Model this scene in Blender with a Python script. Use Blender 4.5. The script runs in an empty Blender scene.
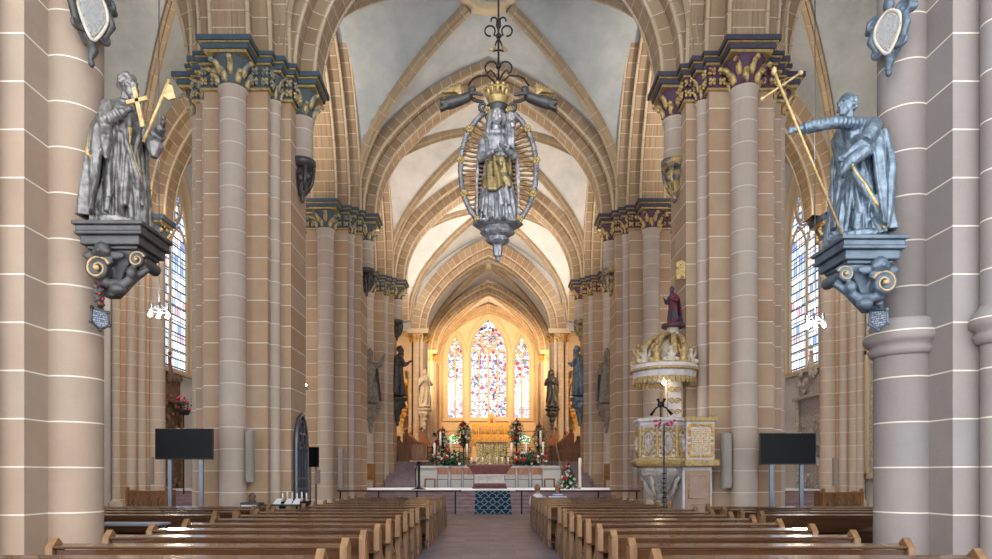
import bpy, bmesh, math, random
from mathutils import Vector, Matrix, noise
PI = math.pi
R = random.Random(7)
SC = bpy.context.scene
COL = SC.collection
FPX, VX, VY, EYE = 670.0, 488.5, 475.0, 1.6
# ------------------------------------------------------------------ camera
cd = bpy.data.cameras.new('camera'); cam = bpy.data.objects.new('camera', cd); COL.objects.link(cam)
cam.location = (0, 0, EYE); cam.rotation_euler = (PI/2, 0, 0)
cd.sensor_width = 36; cd.lens = 36*FPX/992; cd.clip_end = 300
cd.shift_x = (496-VX)/992; cd.shift_y = (VY-279.5)/992
SC.camera = cam
vs = SC.view_settings; vs.view_transform = 'Standard'; vs.look = 'None'; vs.gamma = 1; vs.use_curve_mapping = False
vs.exposure = 0.12

# ------------------------------------------------------------------ mesh builder
class MB:
    def __init__(s, T=None):
        s.v = []; s.f = []; s.m = []; s.s = []; s.uv = []; s.T = T or Matrix()
    def add(s, vs_, fs, m=0, smooth=False, uvs=None):
        b = len(s.v)
        s.v += [tuple(s.T @ Vector(p)) for p in vs_]
        for f in fs:
            s.f.append(tuple(b+i for i in f)); s.m.append(m); s.s.append(smooth)
            s.uv.append([uvs[i] for i in f] if uvs else [(0, 0)]*len(f))
        return s
    def box(s, x0, x1, y0, y1, z0, z1, m=0):
        vs_ = [(x, y, z) for z in (z0, z1) for y in (y0, y1) for x in (x0, x1)]
        return s.add(vs_, [(0, 2, 3, 1), (4, 5, 7, 6), (0, 1, 5, 4), (2, 6, 7, 3), (0, 4, 6, 2), (1, 3, 7, 5)], m)
    def cbox(s, c, d, m=0):
        return s.box(c[0]-d[0]/2, c[0]+d[0]/2, c[1]-d[1]/2, c[1]+d[1]/2, c[2]-d[2]/2, c[2]+d[2]/2, m)
    def loft(s, rings, m=0, smooth=True, caps=True, closed=True):
        n = len(rings[0]); vs_ = [p for r in rings for p in r]; fs = []
        for i in range(len(rings)-1):
            for j in range(n if closed else n-1):
                k = (j+1) % n
                fs.append((i*n+j, i*n+k, (i+1)*n+k, (i+1)*n+j))
        if caps:
            fs.append(tuple(range(n-1, -1, -1))); L = (len(rings)-1)*n
            fs.append(tuple(L+j for j in range(n)))
        return s.add(vs_, fs, m, smooth)
    def prism(s, poly, z0, z1, m=0):
        return s.loft([[(x, y, z0) for x, y in poly], [(x, y, z1) for x, y in poly]], m, False)
    def lathe(s, prof, seg=20, c=(0, 0, 0), m=0, smooth=True, ax=1.0, ay=1.0, caps=True):
        rings = [[(c[0]+ax*r*math.cos(2*PI*j/seg), c[1]+ay*r*math.sin(2*PI*j/seg), c[2]+z) for j in range(seg)] for r, z in prof]
        return s.loft(rings, m, smooth, caps)
    def tube(s, pts, r, seg=8, m=0, smooth=True, flat=1.0):
        pts = [Vector(p) for p in pts]; rs = r if isinstance(r, (list, tuple)) else [r]*len(pts)
        rings = []; prev = None
        for i, p in enumerate(pts):
            a = pts[max(0, i-1)]; b = pts[min(len(pts)-1, i+1)]
            t = (b-a)
            t = t.normalized() if t.length > 1e-9 else Vector((0, 0, 1))
            if prev is None:
                u = t.cross(Vector((0, 0, 1)))
                if u.length < 0.1: u = t.cross(Vector((0, 1, 0)))
            else: u = prev - t*prev.dot(t)
            u.normalize(); prev = u; w = t.cross(u)
            rings.append([tuple(p+(u*math.cos(2*PI*j/seg)+w*math.sin(2*PI*j/seg)*flat)*rs[i]) for j in range(seg)])
        return s.loft(rings, m, smooth)
    def ball(s, c, r, seg=10, rings=7, m=0):
        if not isinstance(r, (list, tuple)): r = (r, r, r)
        rr = []
        for i in range(rings+1):
            a = -PI/2+PI*i/rings; k = max(math.cos(a), 0.02)
            rr.append([(c[0]+r[0]*k*math.cos(2*PI*j/seg), c[1]+r[1]*k*math.sin(2*PI*j/seg), c[2]+r[2]*math.sin(a)) for j in range(seg)])
        return s.loft(rr, m, True)
    def torus(s, c, Rr, r, seg=24, ss=8, m=0, M=None, arc=(0, 2*PI)):
        full = abs(arc[1]-arc[0]-2*PI) < 1e-6
        n = seg if full else seg+1
        vs_ = []
        for i in range(n):
            a = arc[0]+(arc[1]-arc[0])*i/seg
            for j in range(ss):
                b = 2*PI*j/ss; q = Rr+r*math.cos(b)
                p = Vector((q*math.cos(a), q*math.sin(a), r*math.sin(b)))
                if M: p = M @ p
                vs_.append((c[0]+p.x, c[1]+p.y, c[2]+p.z))
        fs = []
        for i in range(n if full else n-1):
            k = (i+1) % n
            for j in range(ss):
                l = (j+1) % ss; fs.append((i*ss+j, k*ss+j, k*ss+l, i*ss+l))
        return s.add(vs_, fs, m, True)
    def spiral(s, c, r0, turns, axis_u, axis_v, tr, m=0, start=0.0, n=22, width=None, seg=6):
        u = Vector(axis_u); v = Vector(axis_v); c = Vector(c); pts = []; rs = []
        for i in range(n+1):
            t = i/n; a = start+turns*2*PI*t; q = r0*(1-t*0.88)
            pts.append(c+u*q*math.cos(a)+v*q*math.sin(a)); rs.append(tr*(1-0.45*t))
        return s.tube(pts, rs, seg, m)
    def mesh(s, name, mats):
        me = bpy.data.meshes.new(name)
        me.from_pydata(s.v, [], s.f)
        for mt in mats: me.materials.append(mt)
        me.polygons.foreach_set('material_index', s.m)
        me.polygons.foreach_set('use_smooth', s.s)
        uvl = me.uv_layers.new(name='UVMap')
        flat = [c for f in s.uv for p in f for c in p]
        uvl.data.foreach_set('uv', flat)
        bm = bmesh.new(); bm.from_mesh(me); bmesh.ops.recalc_face_normals(bm, faces=bm.faces); bm.to_mesh(me); bm.free()
        me.update(); return me
    def obj(s, name, mats, parent=None, label=None):
        if not isinstance(mats, (list, tuple)): mats = [mats]
        return mobj(name, s.mesh(name, mats), parent, label)

def mobj(name, me, parent=None, label=None):
    o = bpy.data.objects.new(name, me); COL.objects.link(o)
    if parent: o.parent = parent
    if label: o['label'] = label
    return o
def bevel(o, w=0.01, n=2):
    b = o.modifiers.new('bevel', 'BEVEL'); b.width = w; b.segments = n; b.limit_method = 'ANGLE'; return o
def tag(o, label, cat, group=None, kind=None):
    o['label'] = label; o['category'] = cat
    if group: o['group'] = group
    if kind: o['kind'] = kind
    return o
def thing(name, label, cat, loc=(0, 0, 0), rz=0, group=None):
    o = bpy.data.objects.new(name, None); COL.objects.link(o); o.empty_display_size = .1
    o.location = loc; o.rotation_euler = (0, 0, rz)
    return tag(o, label, cat, group)
def struct(o, label=None):
    o['kind'] = 'structure'
    if label: o['label'] = label
    return o
def copy_tree(o, parent=None, loc=None, label=None, group=None, rz=None):
    c = o.copy(); COL.objects.link(c)
    if parent: c.parent = parent
    for ch in list(o.children): copy_tree(ch, c)
    if loc is not None: c.location = loc
    if rz is not None: c.rotation_euler = (0, 0, rz)
    if label: c['label'] = label
    if group: c['group'] = group
    return c

# ------------------------------------------------------------------ materials
class NT:
    def __init__(s, name):
        s.mat = bpy.data.materials.new(name); s.mat.use_nodes = True
        s.t = s.mat.node_tree; s.t.nodes.clear()
        s.out = s.t.nodes.new('ShaderNodeOutputMaterial')
    def n(s, typ, **kw):
        nd = s.t.nodes.new('ShaderNode'+typ)
        for k, v in kw.items(): setattr(nd, k, v)
        return nd
    def set(s, sock, val):
        if hasattr(val, 'is_linked') or isinstance(val, bpy.types.NodeSocket): s.t.links.new(val, sock)
        else: sock.default_value = val
    def m(s, op, a, b=0.0, c=None):
        nd = s.n('Math', operation=op); s.set(nd.inputs[0], a); s.set(nd.inputs[1], b)
        if c is not None: s.set(nd.inputs[2], c)
        return nd.outputs[0]
    def mix(s, f, a, b, blend='MIX'):
        nd = s.n('Mix', data_type='RGBA', blend_type=blend)
        s.set(nd.inputs[0], f); s.set(nd.inputs[6], a); s.set(nd.inputs[7], b); return nd.outputs[2]
    def noise(s, scale, detail=3, vec=None, rough=.55):
        nd = s.n('TexNoise'); nd.inputs['Scale'].default_value = scale; nd.inputs['Detail'].default_value = detail
        nd.inputs['Roughness'].default_value = rough
        if vec is not None: s.t.links.new(vec, nd.inputs['Vector'])
        return nd.outputs[0]
    def ramp(s, f, stops):
        nd = s.n('ValToRGB'); s.set(nd.inputs[0], f); cr = nd.color_ramp
        while len(cr.elements) < len(stops): cr.elements.new(.5)
        for e, (p, c) in zip(cr.elements, stops): e.position = p; e.color = c4(c)
        return nd.outputs[0]
    def bsdf(s, col, rough=.7, metal=0.0, bump=None, bs=.3, bd=.02, spec=.3, coat=0.0):
        b = s.n('BsdfPrincipled'); s.set(b.inputs['Base Color'], col if not isinstance(col, tuple) else c4(col))
        s.set(b.inputs['Roughness'], rough); s.set(b.inputs['Metallic'], metal)
        b.inputs['Specular IOR Level'].default_value = spec; b.inputs['Coat Weight'].default_value = coat
        if bump is not None:
            bn = s.n('Bump'); bn.inputs['Strength'].default_value = bs; bn.inputs['Distance'].default_value = bd
            s.t.links.new(bump, bn.inputs['Height']); s.t.links.new(bn.outputs[0], b.inputs['Normal'])
        s.t.links.new(b.outputs[0], s.out.inputs[0]); return s.mat
def c4(c): return (c[0], c[1], c[2], 1.0)
def sc(r, g, b):   # sRGB 0..255 -> linear
    f = lambda x: (x/255)/12.92 if x/255 <= .04045 else ((x/255+.055)/1.055)**2.4
    return (f(r), f(g), f(b))

def mat_plain(name, col, rough=.6, metal=0.0, ns=8, var=.12, bump=.15, spec=.3, coat=0.0):
    t = NT(name); tc = t.n('TexCoord').outputs['Object']
    nz = t.noise(ns, 4, tc)
    d = tuple(max(0, x*(1-var)) for x in col); l = tuple(min(1, x*(1+var)) for x in col)
    return t.bsdf(t.ramp(nz, [(.3, d), (.7, l)]), rough, metal, t.noise(ns*4, 3, tc), bump, .01, spec, coat)

def mat_ashlar(name, ramp, mortar, h=.5, w=.9, joints=True, mw=.011, bump=.4):
    """coursed ashlar: rows along world height, vertical joints on flat faces"""
    t = NT(name); g = t.n('NewGeometry'); sp = t.n('SeparateXYZ'); t.t.links.new(g.outputs['Position'], sp.inputs[0])
    sn = t.n('SeparateXYZ'); t.t.links.new(g.outputs['Normal'], sn.inputs[0])
    X, Y, Z = sp.outputs; ax = t.m('ABSOLUTE', sn.outputs[0]); ay = t.m('ABSOLUTE', sn.outputs[1])
    zr = t.m('DIVIDE', Z, h); row = t.m('FLOOR', zr); fz = t.m('FRACT', zr)
    dz = t.m('MULTIPLY', t.m('MINIMUM', fz, t.m('SUBTRACT', 1.0, fz)), h)
    wn = t.n('TexWhiteNoise', noise_dimensions='1D'); t.set(wn.inputs['W'], row)
    side = t.m('GREATER_THAN', ax, .7)
    u = t.m('ADD', t.m('MULTIPLY', Y, side), t.m('MULTIPLY', X, t.m('SUBTRACT', 1.0, side)))
    if joints:
        ur = t.m('ADD', t.m('DIVIDE', u, w), t.m('MULTIPLY', wn.outputs[0], 3.0)); cu = t.m('FLOOR', ur); fu = t.m('FRACT', ur)
        du = t.m('MULTIPLY', t.m('MINIMUM', fu, t.m('SUBTRACT', 1.0, fu)), w)
        d = t.m('MINIMUM', dz, du)
    else:
        cu = t.m('MULTIPLY', side, 3.0); d = dz
    cell = t.n('CombineXYZ'); t.set(cell.inputs[0], cu); t.set(cell.inputs[1], row); t.set(cell.inputs[2], t.m('FLOOR', t.m('MULTIPLY', t.m('ADD', X, Y), .12)))
    w3 = t.n('TexWhiteNoise', noise_dimensions='3D'); t.t.links.new(cell.outputs[0], w3.inputs['Vector'])
    nz = t.noise(2.2, 5, g.outputs['Position']); nf = t.noise(22, 4, g.outputs['Position'], .7)
    base = t.ramp(w3.outputs[0], ramp)
    base = t.mix(t.m('MULTIPLY', t.m('SUBTRACT', nz, .35), .9), base, c4(tuple(x*.72 for x in ramp[0][1])))
    base = t.mix(t.m('MULTIPLY', nf, .35), base, c4(tuple(min(1, x*1.25) for x in ramp[-1][1])))
    jm = t.m('SUBTRACT', 1.0, t.m('SMOOTH_MIN', t.m('DIVIDE', d, mw), 1.0, .2)) if False else t.m('LESS_THAN', d, mw)
    col = t.mix(jm, base, c4(mortar))
    return t.bsdf(col, .82, 0, t.m('ADD', nf, t.m('MULTIPLY', jm, .8)), bump, .012, .2)

def mat_arch(name, ramp, mortar, L=.42, mw=.010):
    """arch stones: joints by length along the curve (UV v)"""
    t = NT(name); uv = t.n('UVMap'); sp = t.n('SeparateXYZ'); t.t.links.new(uv.outputs[0], sp.inputs[0])
    g = t.n('NewGeometry')
    q = t.m('DIVIDE', sp.outputs[1], L); row = t.m('FLOOR', q); f = t.m('FRACT', q)
    d = t.m('MULTIPLY', t.m('MINIMUM', f, t.m('SUBTRACT', 1.0, f)), L)
    cell = t.n('CombineXYZ'); t.set(cell.inputs[0], t.m('FLOOR', t.m('MULTIPLY', sp.outputs[0], 1.0))); t.set(cell.inputs[1], row)
    w3 = t.n('TexWhiteNoise', noise_dimensions='2D'); t.t.links.new(cell.outputs[0], w3.inputs['Vector'])
    base = t.ramp(w3.outputs[0], ramp); nf = t.noise(14, 4, g.outputs['Position'])
    base = t.mix(t.m('MULTIPLY', nf, .4), base, c4(tuple(x*.75 for x in ramp[0][1])))
    col = t.mix(t.m('LESS_THAN', d, mw), base, c4(mortar))
    return t.bsdf(col, .8, 0, nf, .3, .01, .2)

def mat_plaster(name, a, b, c):
    t = NT(name); g = t.n('NewGeometry'); P = g.outputs['Position']
    n1 = t.noise(.7, 6, P, .65); n2 = t.noise(5, 5, P, .6)
    col = t.ramp(n1, [(.3, a), (.52, b), (.72, c)])
    col = t.mix(t.m('MULTIPLY', n2, .45), col, c4(b))
    return t.bsdf(col, .9, 0, n2, .25, .02, .1)

def mat_gilded(name, dark, gold=(.72, .47, .12), amt=.5, scale=9, metal=.35, rough=.4):
    """painted carving with gold leaf in broken patches"""
    t = NT(name); tc = t.n('TexCoord').outputs['Object']
    n1 = t.noise(scale, 3, tc); n2 = t.noise(scale*4, 3, tc)
    f = t.ramp(n1, [(amt-.03, (0, 0, 0)), (amt+.03, (1, 1, 1))])
    gcol = t.ramp(n2, [(.3, tuple(x*.55 for x in gold)), (.7, gold)])
    return t.bsdf(t.mix(f, c4(dark), gcol), rough, metal, n2, .5, .01, .4)

def mat_wood(name, a, b, rough=.35, axis=0, scale=1.0, coat=.2):
    t = NT(name); tc = t.n('TexCoord').outputs['Object']; mp = t.n('Mapping')
    s = [14, 14, 14]; s[axis] = 1.3; mp.inputs['Scale'].default_value = tuple(x*scale for x in s)
    t.t.links.new(tc, mp.inputs['Vector'])
    oi = t.n('ObjectInfo'); ad = t.n('VectorMath', operation='ADD'); t.t.links.new(mp.outputs[0], ad.inputs[0]); t.t.links.new(oi.outputs['Location'], ad.inputs[1])
    nz = t.noise(1.0, 5, ad.outputs[0], .6)
    return t.bsdf(t.ramp(nz, [(.3, a), (.7, b)]), rough, 0, nz, .15, .004, .5, coat)

def mat_statue(name, a, b):
    """worn silvered carving: hammered long folds in the relief, wear in patches"""
    t = NT(name); tc = t.n('TexCoord').outputs['Object']; mp = t.n('Mapping'); mp.inputs['Scale'].default_value = (13, 13, 3.2)
    t.t.links.new(tc, mp.inputs['Vector']); n1 = t.noise(1.0, 2, mp.outputs[0], .45); n2 = t.noise(9, 4, tc, .6)
    h = t.m('ADD', t.m('MULTIPLY', n1, 1.0), t.m('MULTIPLY', n2, .12))
    return t.bsdf(t.ramp(n2, [(.35, a), (.65, b)]), .36, .4, h, .6, .05, .6)

def mat_emit(name, col, st):
    t = NT(name); e = t.n('Emission'); e.inputs[0].default_value = c4(col); e.inputs[1].default_value = st
    t.t.links.new(e.outputs[0], t.out.inputs[0]); return t.mat

def mat_stained(name, stops, cell, st, lead=.02, ax=0, bar=.8, rect=False):
    t = NT(name); g = t.n('NewGeometry'); P = g.outputs['Position']
    sp = t.n('SeparateXYZ'); t.t.links.new(P, sp.inputs[0])
    u = sp.outputs[ax]; z = sp.outputs[2]
    q = t.n('CombineXYZ'); t.set(q.inputs[0], u); t.set(q.inputs[1], z)
    if rect:
        cu = t.m('DIVIDE', u, cell); cz = t.m('DIVIDE', z, cell*1.5)
        cc = t.n('CombineXYZ'); t.set(cc.inputs[0], t.m('FLOOR', cu)); t.set(cc.inputs[1], t.m('FLOOR', cz))
        wn = t.n('TexWhiteNoise', noise_dimensions='2D'); t.t.links.new(cc.outputs[0], wn.inputs['Vector']); col = t.ramp(wn.outputs[0], stops)
        fu = t.m('FRACT', cu); fz = t.m('FRACT', cz)
        d = t.m('MINIMUM', t.m('MINIMUM', fu, t.m('SUBTRACT', 1.0, fu)), t.m('MINIMUM', fz, t.m('SUBTRACT', 1.0, fz)))
        ld = t.m('LESS_THAN', d, lead/cell)
    else:
        vo = t.n('TexVoronoi'); vo.inputs['Scale'].default_value = 1/cell; t.t.links.new(q.outputs[0], vo.inputs['Vector'])
        sc_ = t.n('SeparateColor'); t.t.links.new(vo.outputs['Color'], sc_.inputs[0]); col = t.ramp(sc_.outputs[0], stops)
        ve = t.n('TexVoronoi', feature='DISTANCE_TO_EDGE'); ve.inputs['Scale'].default_value = 1/cell; t.t.links.new(q.outputs[0], ve.inputs['Vector'])
        ld = t.m('LESS_THAN', ve.outputs[0], lead/cell)
    fb = t.m('FRACT', t.m('DIVIDE', z, bar)); lb = t.m('LESS_THAN', fb, .045/bar)
    ld = t.m('MAXIMUM', ld, lb)
    col = t.mix(ld, col, c4((.03, .03, .035)))
    e = t.n('Emission'); t.t.links.new(col, e.inputs[0]); e.inputs[1].default_value = st
    gl = t.n('BsdfGlossy'); gl.inputs['Roughness'].default_value = .2
    mx = t.n('MixShader'); mx.inputs[0].default_value = .04; t.t.links.new(e.outputs[0], mx.inputs[1]); t.t.links.new(gl.outputs[0], mx.inputs[2])
    t.t.links.new(mx.outputs[0], t.out.inputs[0]); return t.mat

tanA = [(.0, sc(164, 134, 108)), (.35, sc(182, 150, 124)), (.7, sc(172, 150, 128)), (1, sc(192, 166, 140))]
tanB = [(.0, sc(182, 164, 148)), (.4, sc(192, 176, 160)), (.75, sc(188, 176, 164)), (1, sc(198, 184, 170))]
MORT = sc(226, 216, 202)
M = {}
M['pier'] = mat_ashlar('pier_ashlar', tanA, MORT, .57, .85, joints=False, mw=.012)
M['shaft'] = mat_ashlar('shaft_stone', tanB, MORT, .57, .85, joints=False)
M['near'] = mat_ashlar('near_pier_stone', [(0, sc(158, 134, 116)), (.5, sc(172, 148, 128)), (1, sc(162, 146, 130))], MORT, .565, 1.4, joints=False, mw=.009)
M['nearR'] = mat_ashlar('near_pier_cool_lit_stone', [(0, sc(142, 132, 128)), (.5, sc(152, 140, 134)), (1, sc(146, 142, 142))], MORT, .565, 1.4, joints=False, mw=.009)  # right near pier: bluish light put into the stone colour
M['arch'] = mat_arch('arch_stone', [(.0, sc(150, 126, 100)), (.5, sc(168, 144, 116)), (1, sc(178, 156, 130))], sc(216, 200, 176))
M['roll'] = mat_arch('roll_stone', [(.0, sc(190, 168, 140)), (1, sc(214, 196, 170))], sc(160, 130, 100), .8)
M['rib'] = mat_arch('rib_stone', [(.0, sc(158, 138, 112)), (1, sc(180, 160, 132))], sc(200, 180, 150), .7)
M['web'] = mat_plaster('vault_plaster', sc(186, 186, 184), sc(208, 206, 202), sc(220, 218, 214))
M['webc'] = mat_plaster('cool_lit_vault_plaster', sc(150, 156, 158), sc(174, 178, 178), sc(192, 194, 192))  # front bays: cooler, dimmer light put into the plaster colour
M['wall'] = mat_plaster('wall_plaster', sc(190, 190, 190), sc(206, 205, 203), sc(216, 215, 212))
M['wallash'] = mat_ashlar('wall_ashlar', [(0, sc(200, 176, 146)), (.5, sc(212, 190, 160)), (1, sc(206, 184, 156))], sc(214, 194, 166), .6, 1.2)
M['ashg'] = mat_ashlar('spandrel_ashlar', [(0, sc(166, 158, 144)), (1, sc(186, 178, 164))], MORT, .5, .9)
M['capL'] = mat_plain('capital_blue_paint', sc(84, 94, 100), .6)
M['capR'] = mat_plain('capital_purple_paint', sc(92, 66, 88), .6)
M['gold'] = mat_plain('gold_leaf', (.50, .36, .15), .4, .45, 10, .3, .4)
M['golds'] = mat_plain('gilt_stone', sc(190, 162, 114), .5, .25, 14, .35, .5)
M['capgL'] = mat_gilded('gilded_capital_leaves', sc(140, 144, 136), (.66, .50, .24), .47, 5, .25, .45)
M['capgR'] = mat_gilded('gilded_capital_leaves_warm', sc(120, 84, 84), (.76, .54, .22), .42, 5, .25, .45)
M['abaL'] = mat_plain('abacus_blue', sc(72, 88, 102), .6)
M['abaR'] = mat_plain('abacus_dark', sc(72, 70, 86), .6)
M['statue'] = mat_statue('dark_silvered_wood', sc(84, 82, 82), sc(140, 136, 134))
M['silver'] = mat_statue('silvered_carving', sc(110, 110, 116), sc(172, 172, 176))
M['greystat'] = mat_plain('grey_stone_statue', sc(134, 126, 114), .6, 0, 6, .3, .4)
M['statueb'] = mat_statue('blue_grey_silvered_wood', sc(80, 96, 112), sc(132, 148, 162))
M['bracketb'] = mat_plain('blue_grey_bracket', sc(92, 106, 120), .4, .25, 5, .3, .2, .5)
M['capcR'] = mat_gilded('grey_gilt_corbel', sc(112, 108, 112), (.6, .44, .2), .52, 4, .25, .45)
M['darkwood'] = mat_plain('black_carving', sc(72, 70, 70), .4, .1, 6, .3, .3, .5)
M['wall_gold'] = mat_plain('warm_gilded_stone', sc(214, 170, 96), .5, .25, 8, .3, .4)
M['stonestat'] = mat_plain('pale_carved_stone', sc(206, 196, 180), .7, 0, 6, .2, .4)
M['iron'] = mat_plain('wrought_iron', sc(52, 46, 46), .5, .6, 8, .2)
M['black'] = mat_plain('black_plastic', (.012, .012, .014), .35, 0, 8, .1, .05)
M['screen'] = mat_plain('black_screen', (.008, .009, .011), .25, 0, 3, .1, 0, .08)
M['steel'] = mat_plain('blue_grey_steel', sc(120, 130, 142), .35, .7, 8, .08)
M['speaker'] = mat_plain('grey_speaker', sc(158, 150, 144), .5, 0, 40, .06)
M['pewend'] = mat_wood('pew_end_oak', sc(106, 78, 52), sc(152, 116, 80), .4, 2, .8)
M['pew'] = mat_wood('pew_oak_shaded', sc(62, 40, 26), sc(98, 64, 40), .22, 0, .5, .5)  # oak darkened to carry the shade below the pew rails
M['pewtop'] = mat_wood('pew_rail_oak', sc(74, 50, 36), sc(112, 80, 56), .16, 0, .5, .6)
M['carved'] = mat_wood('carved_oak', sc(112, 74, 44), sc(160, 110, 66), .45, 2, .8)
M['stall'] = mat_wood('choir_stall_oak', sc(104, 64, 34), sc(160, 104, 58), .45, 2, .8)
M['leaf'] = mat_plain('dark_leaves', sc(38, 74, 50), .55, 0, 7, .5, .2)
M['leaf2'] = mat_plain('pale_leaves', sc(120, 158, 128), .55, 0, 7, .3, .2)
M['red'] = mat_plain('red_petals', sc(206, 34, 44), .5, 0, 20, .3, .1)
M['white'] = mat_plain('white_petals', sc(236, 234, 226), .5, 0, 20, .06, .1)
M['candle'] = mat_plain('candle_wax', sc(240, 234, 218), .5, 0, 20, .04, .05)
M['paper'] = mat_plain('white_paper', sc(226, 226, 228), .7, 0, 20, .03, .03)
M['marbleA'] = mat_plain('red_marble', sc(108, 62, 60), .3, 0, 6, .3, .1)
M['marbleW'] = mat_plain('white_marble', sc(214, 208, 208), .35, 0, 5, .12, .2)
M['skin'] = mat_plain('skin', sc(206, 150, 124), .55, 0, 10, .06, .05)
M['hairg'] = mat_plain('grey_brown_hair', sc(146, 118, 92), .6, 0, 30, .3, .3)
M['shirt'] = mat_plain('white_shirt', sc(226, 226, 236), .8, 0, 10, .05, .1)
M['trousers'] = mat_plain('dark_trousers', sc(56, 56, 66), .8, 0, 10, .1, .1)
M['bulb'] = mat_emit('lamp_bulb', (1, .93, .8), 60)
M['bulbw'] = mat_emit('spot_bulb', (1, .85, .6), 40)
M['clothblue'] = mat_plain('blue_grey_table', sc(142, 154, 174), .5, 0, 8, .1, .1)
M['relief'] = mat_plain('grey_relief_stone', sc(176, 170, 164), .7, 0, 9, .35, .6)
M['sandrelief'] = mat_plain('brown_relief_stone', sc(122, 96, 80), .6, 0, 7, .4, .6)

def mat_floor():
    t = NT('floor_slabs'); g = t.n('NewGeometry'); P = g.outputs['Position']
    br = t.n('TexBrick'); br.inputs['Scale'].default_value = 1.0; t.t.links.new(P, br.inputs['Vector'])
    br.inputs['Brick Width'].default_value = 1.1; br.inputs['Row Height'].default_value = .62
    br.inputs['Mortar Size'].default_value = .008; br.inputs['Bias'].default_value = 0
    br.inputs['Color1'].default_value = c4(sc(104, 98, 114)); br.inputs['Color2'].default_value = c4(sc(132, 124, 136)); br.inputs['Mortar'].default_value = c4(sc(88, 80, 84))
    nz = t.noise(1.5, 5, P)
    col = t.mix(t.m('MULTIPLY', nz, .5), br.outputs[0], c4(sc(98, 94, 112)))
    return t.bsdf(col, t.m('ADD', t.m('MULTIPLY', nz, .3), .3), 0, nz, .1, .01, .45)
M['floor'] = mat_floor()
M['step'] = mat_plain('step_stone', sc(142, 124, 130), .5, 0, 3, .2, .1)
M['podium'] = mat_plain('podium_carpet_blue', sc(92, 108, 134), .6, 0, 3, .15, .1)
M['podedge'] = mat_plain('pale_step_edge', sc(232, 236, 244), .6, 0, 3, .05, .1)
def mat_carpet():
    t = NT('blue_carpet'); g = t.n('NewGeometry'); sp = t.n('SeparateXYZ'); t.t.links.new(g.outputs['Position'], sp.inputs[0])
    x = sp.outputs[0]; yz = t.m('ADD', sp.outputs[1], sp.outputs[2])
    p = t.m('ABSOLUTE', t.m('SUBTRACT', t.m('FRACT', t.m('DIVIDE', t.m('ADD', x, yz), .36)), .5))
    q = t.m('ABSOLUTE', t.m('SUBTRACT', t.m('FRACT', t.m('DIVIDE', t.m('SUBTRACT', x, yz), .36)), .5))
    ln = t.m('MAXIMUM', t.m('LESS_THAN', p, .07), t.m('LESS_THAN', q, .07))
    col = t.mix(ln, c4(sc(26, 62, 96)), c4(sc(150, 160, 150)))
    return t.bsdf(col, .95, 0, None, spec=.05)
M['carpet'] = mat_carpet()
def mat_stripe(name, a, b, per):
    t = NT(name); tc = t.n('TexCoord').outputs['Object']; sp = t.n('SeparateXYZ'); t.t.links.new(tc, sp.inputs[0])
    f = t.m('GREATER_THAN', t.m('FRACT', t.m('DIVIDE', sp.outputs[2], per)), .5)
    return t.bsdf(t.mix(f, c4(a), c4(b)), .85)
M['stripe'] = mat_stripe('blue_striped_shirt', sc(232, 232, 240), sc(84, 116, 190), .07)
def mat_text(name, base, ink, sx, sz, d=.55):
    """rows of small illegible inscription strokes"""
    t = NT(name); tc = t.n('TexCoord').outputs['Object']; sp = t.n('SeparateXYZ'); t.t.links.new(tc, sp.inputs[0])
    u = t.m('ADD', sp.outputs[0], sp.outputs[1])
    r = t.m('DIVIDE', sp.outputs[2], sz); fr = t.m('FRACT', r)
    cc = t.n('CombineXYZ'); t.set(cc.inputs[0], t.m('FLOOR', t.m('DIVIDE', u, sx))); t.set(cc.inputs[1], t.m('FLOOR', r))
    wn = t.n('TexWhiteNoise', noise_dimensions='2D'); t.t.links.new(cc.outputs[0], wn.inputs['Vector'])
    f = t.m('MULTIPLY', t.m('LESS_THAN', wn.outputs[0], d), t.m('LESS_THAN', fr, .55))
    return t.bsdf(t.mix(f, c4(base), c4(ink)), .5)
M['inscr'] = mat_text('inscribed_panel', sc(176, 176, 174), sc(120, 120, 122), .007, .026)
M['inscrp'] = mat_text('inscribed_pulpit_panel', sc(222, 200, 170), sc(176, 140, 112), .014, .055)
M['inscrd'] = mat_text('inscribed_dark_panel', sc(96, 104, 120), sc(170, 176, 186), .009, .034, .5)
sh = [(0, sc(255, 252, 250)), (.3, sc(250, 232, 236)), (.42, sc(208, 214, 244)), (.52, sc(246, 240, 226)), (.6, sc(236, 190, 200)), (.68, sc(120, 140, 222)), (.76, sc(240, 226, 190)), (.83, sc(224, 72, 92)), (.9, sc(90, 70, 170)), (1, sc(150, 196, 170))]
for e in ('c',): pass
M['stained'] = mat_stained('choir_stained_glass', sh, .26, 1.75, .012)
sa = [(0, sc(250, 250, 255)), (.3, sc(205, 220, 240)), (.5, sc(150, 172, 196)), (.62, sc(236, 240, 245)), (.78, sc(216, 170, 166)), (.9, sc(120, 150, 205)), (1, sc(230, 232, 210))]
M['aisleglass'] = mat_stained('aisle_leaded_glass', sa, .30, 1.9, .026, 1, .8, True)
M['lowglass'] = mat_stained('low_choir_glass', [(0, sc(240, 245, 225)), (.5, sc(190, 215, 150)), (1, sc(90, 130, 70))], .3, 1.6, .02)
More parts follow.
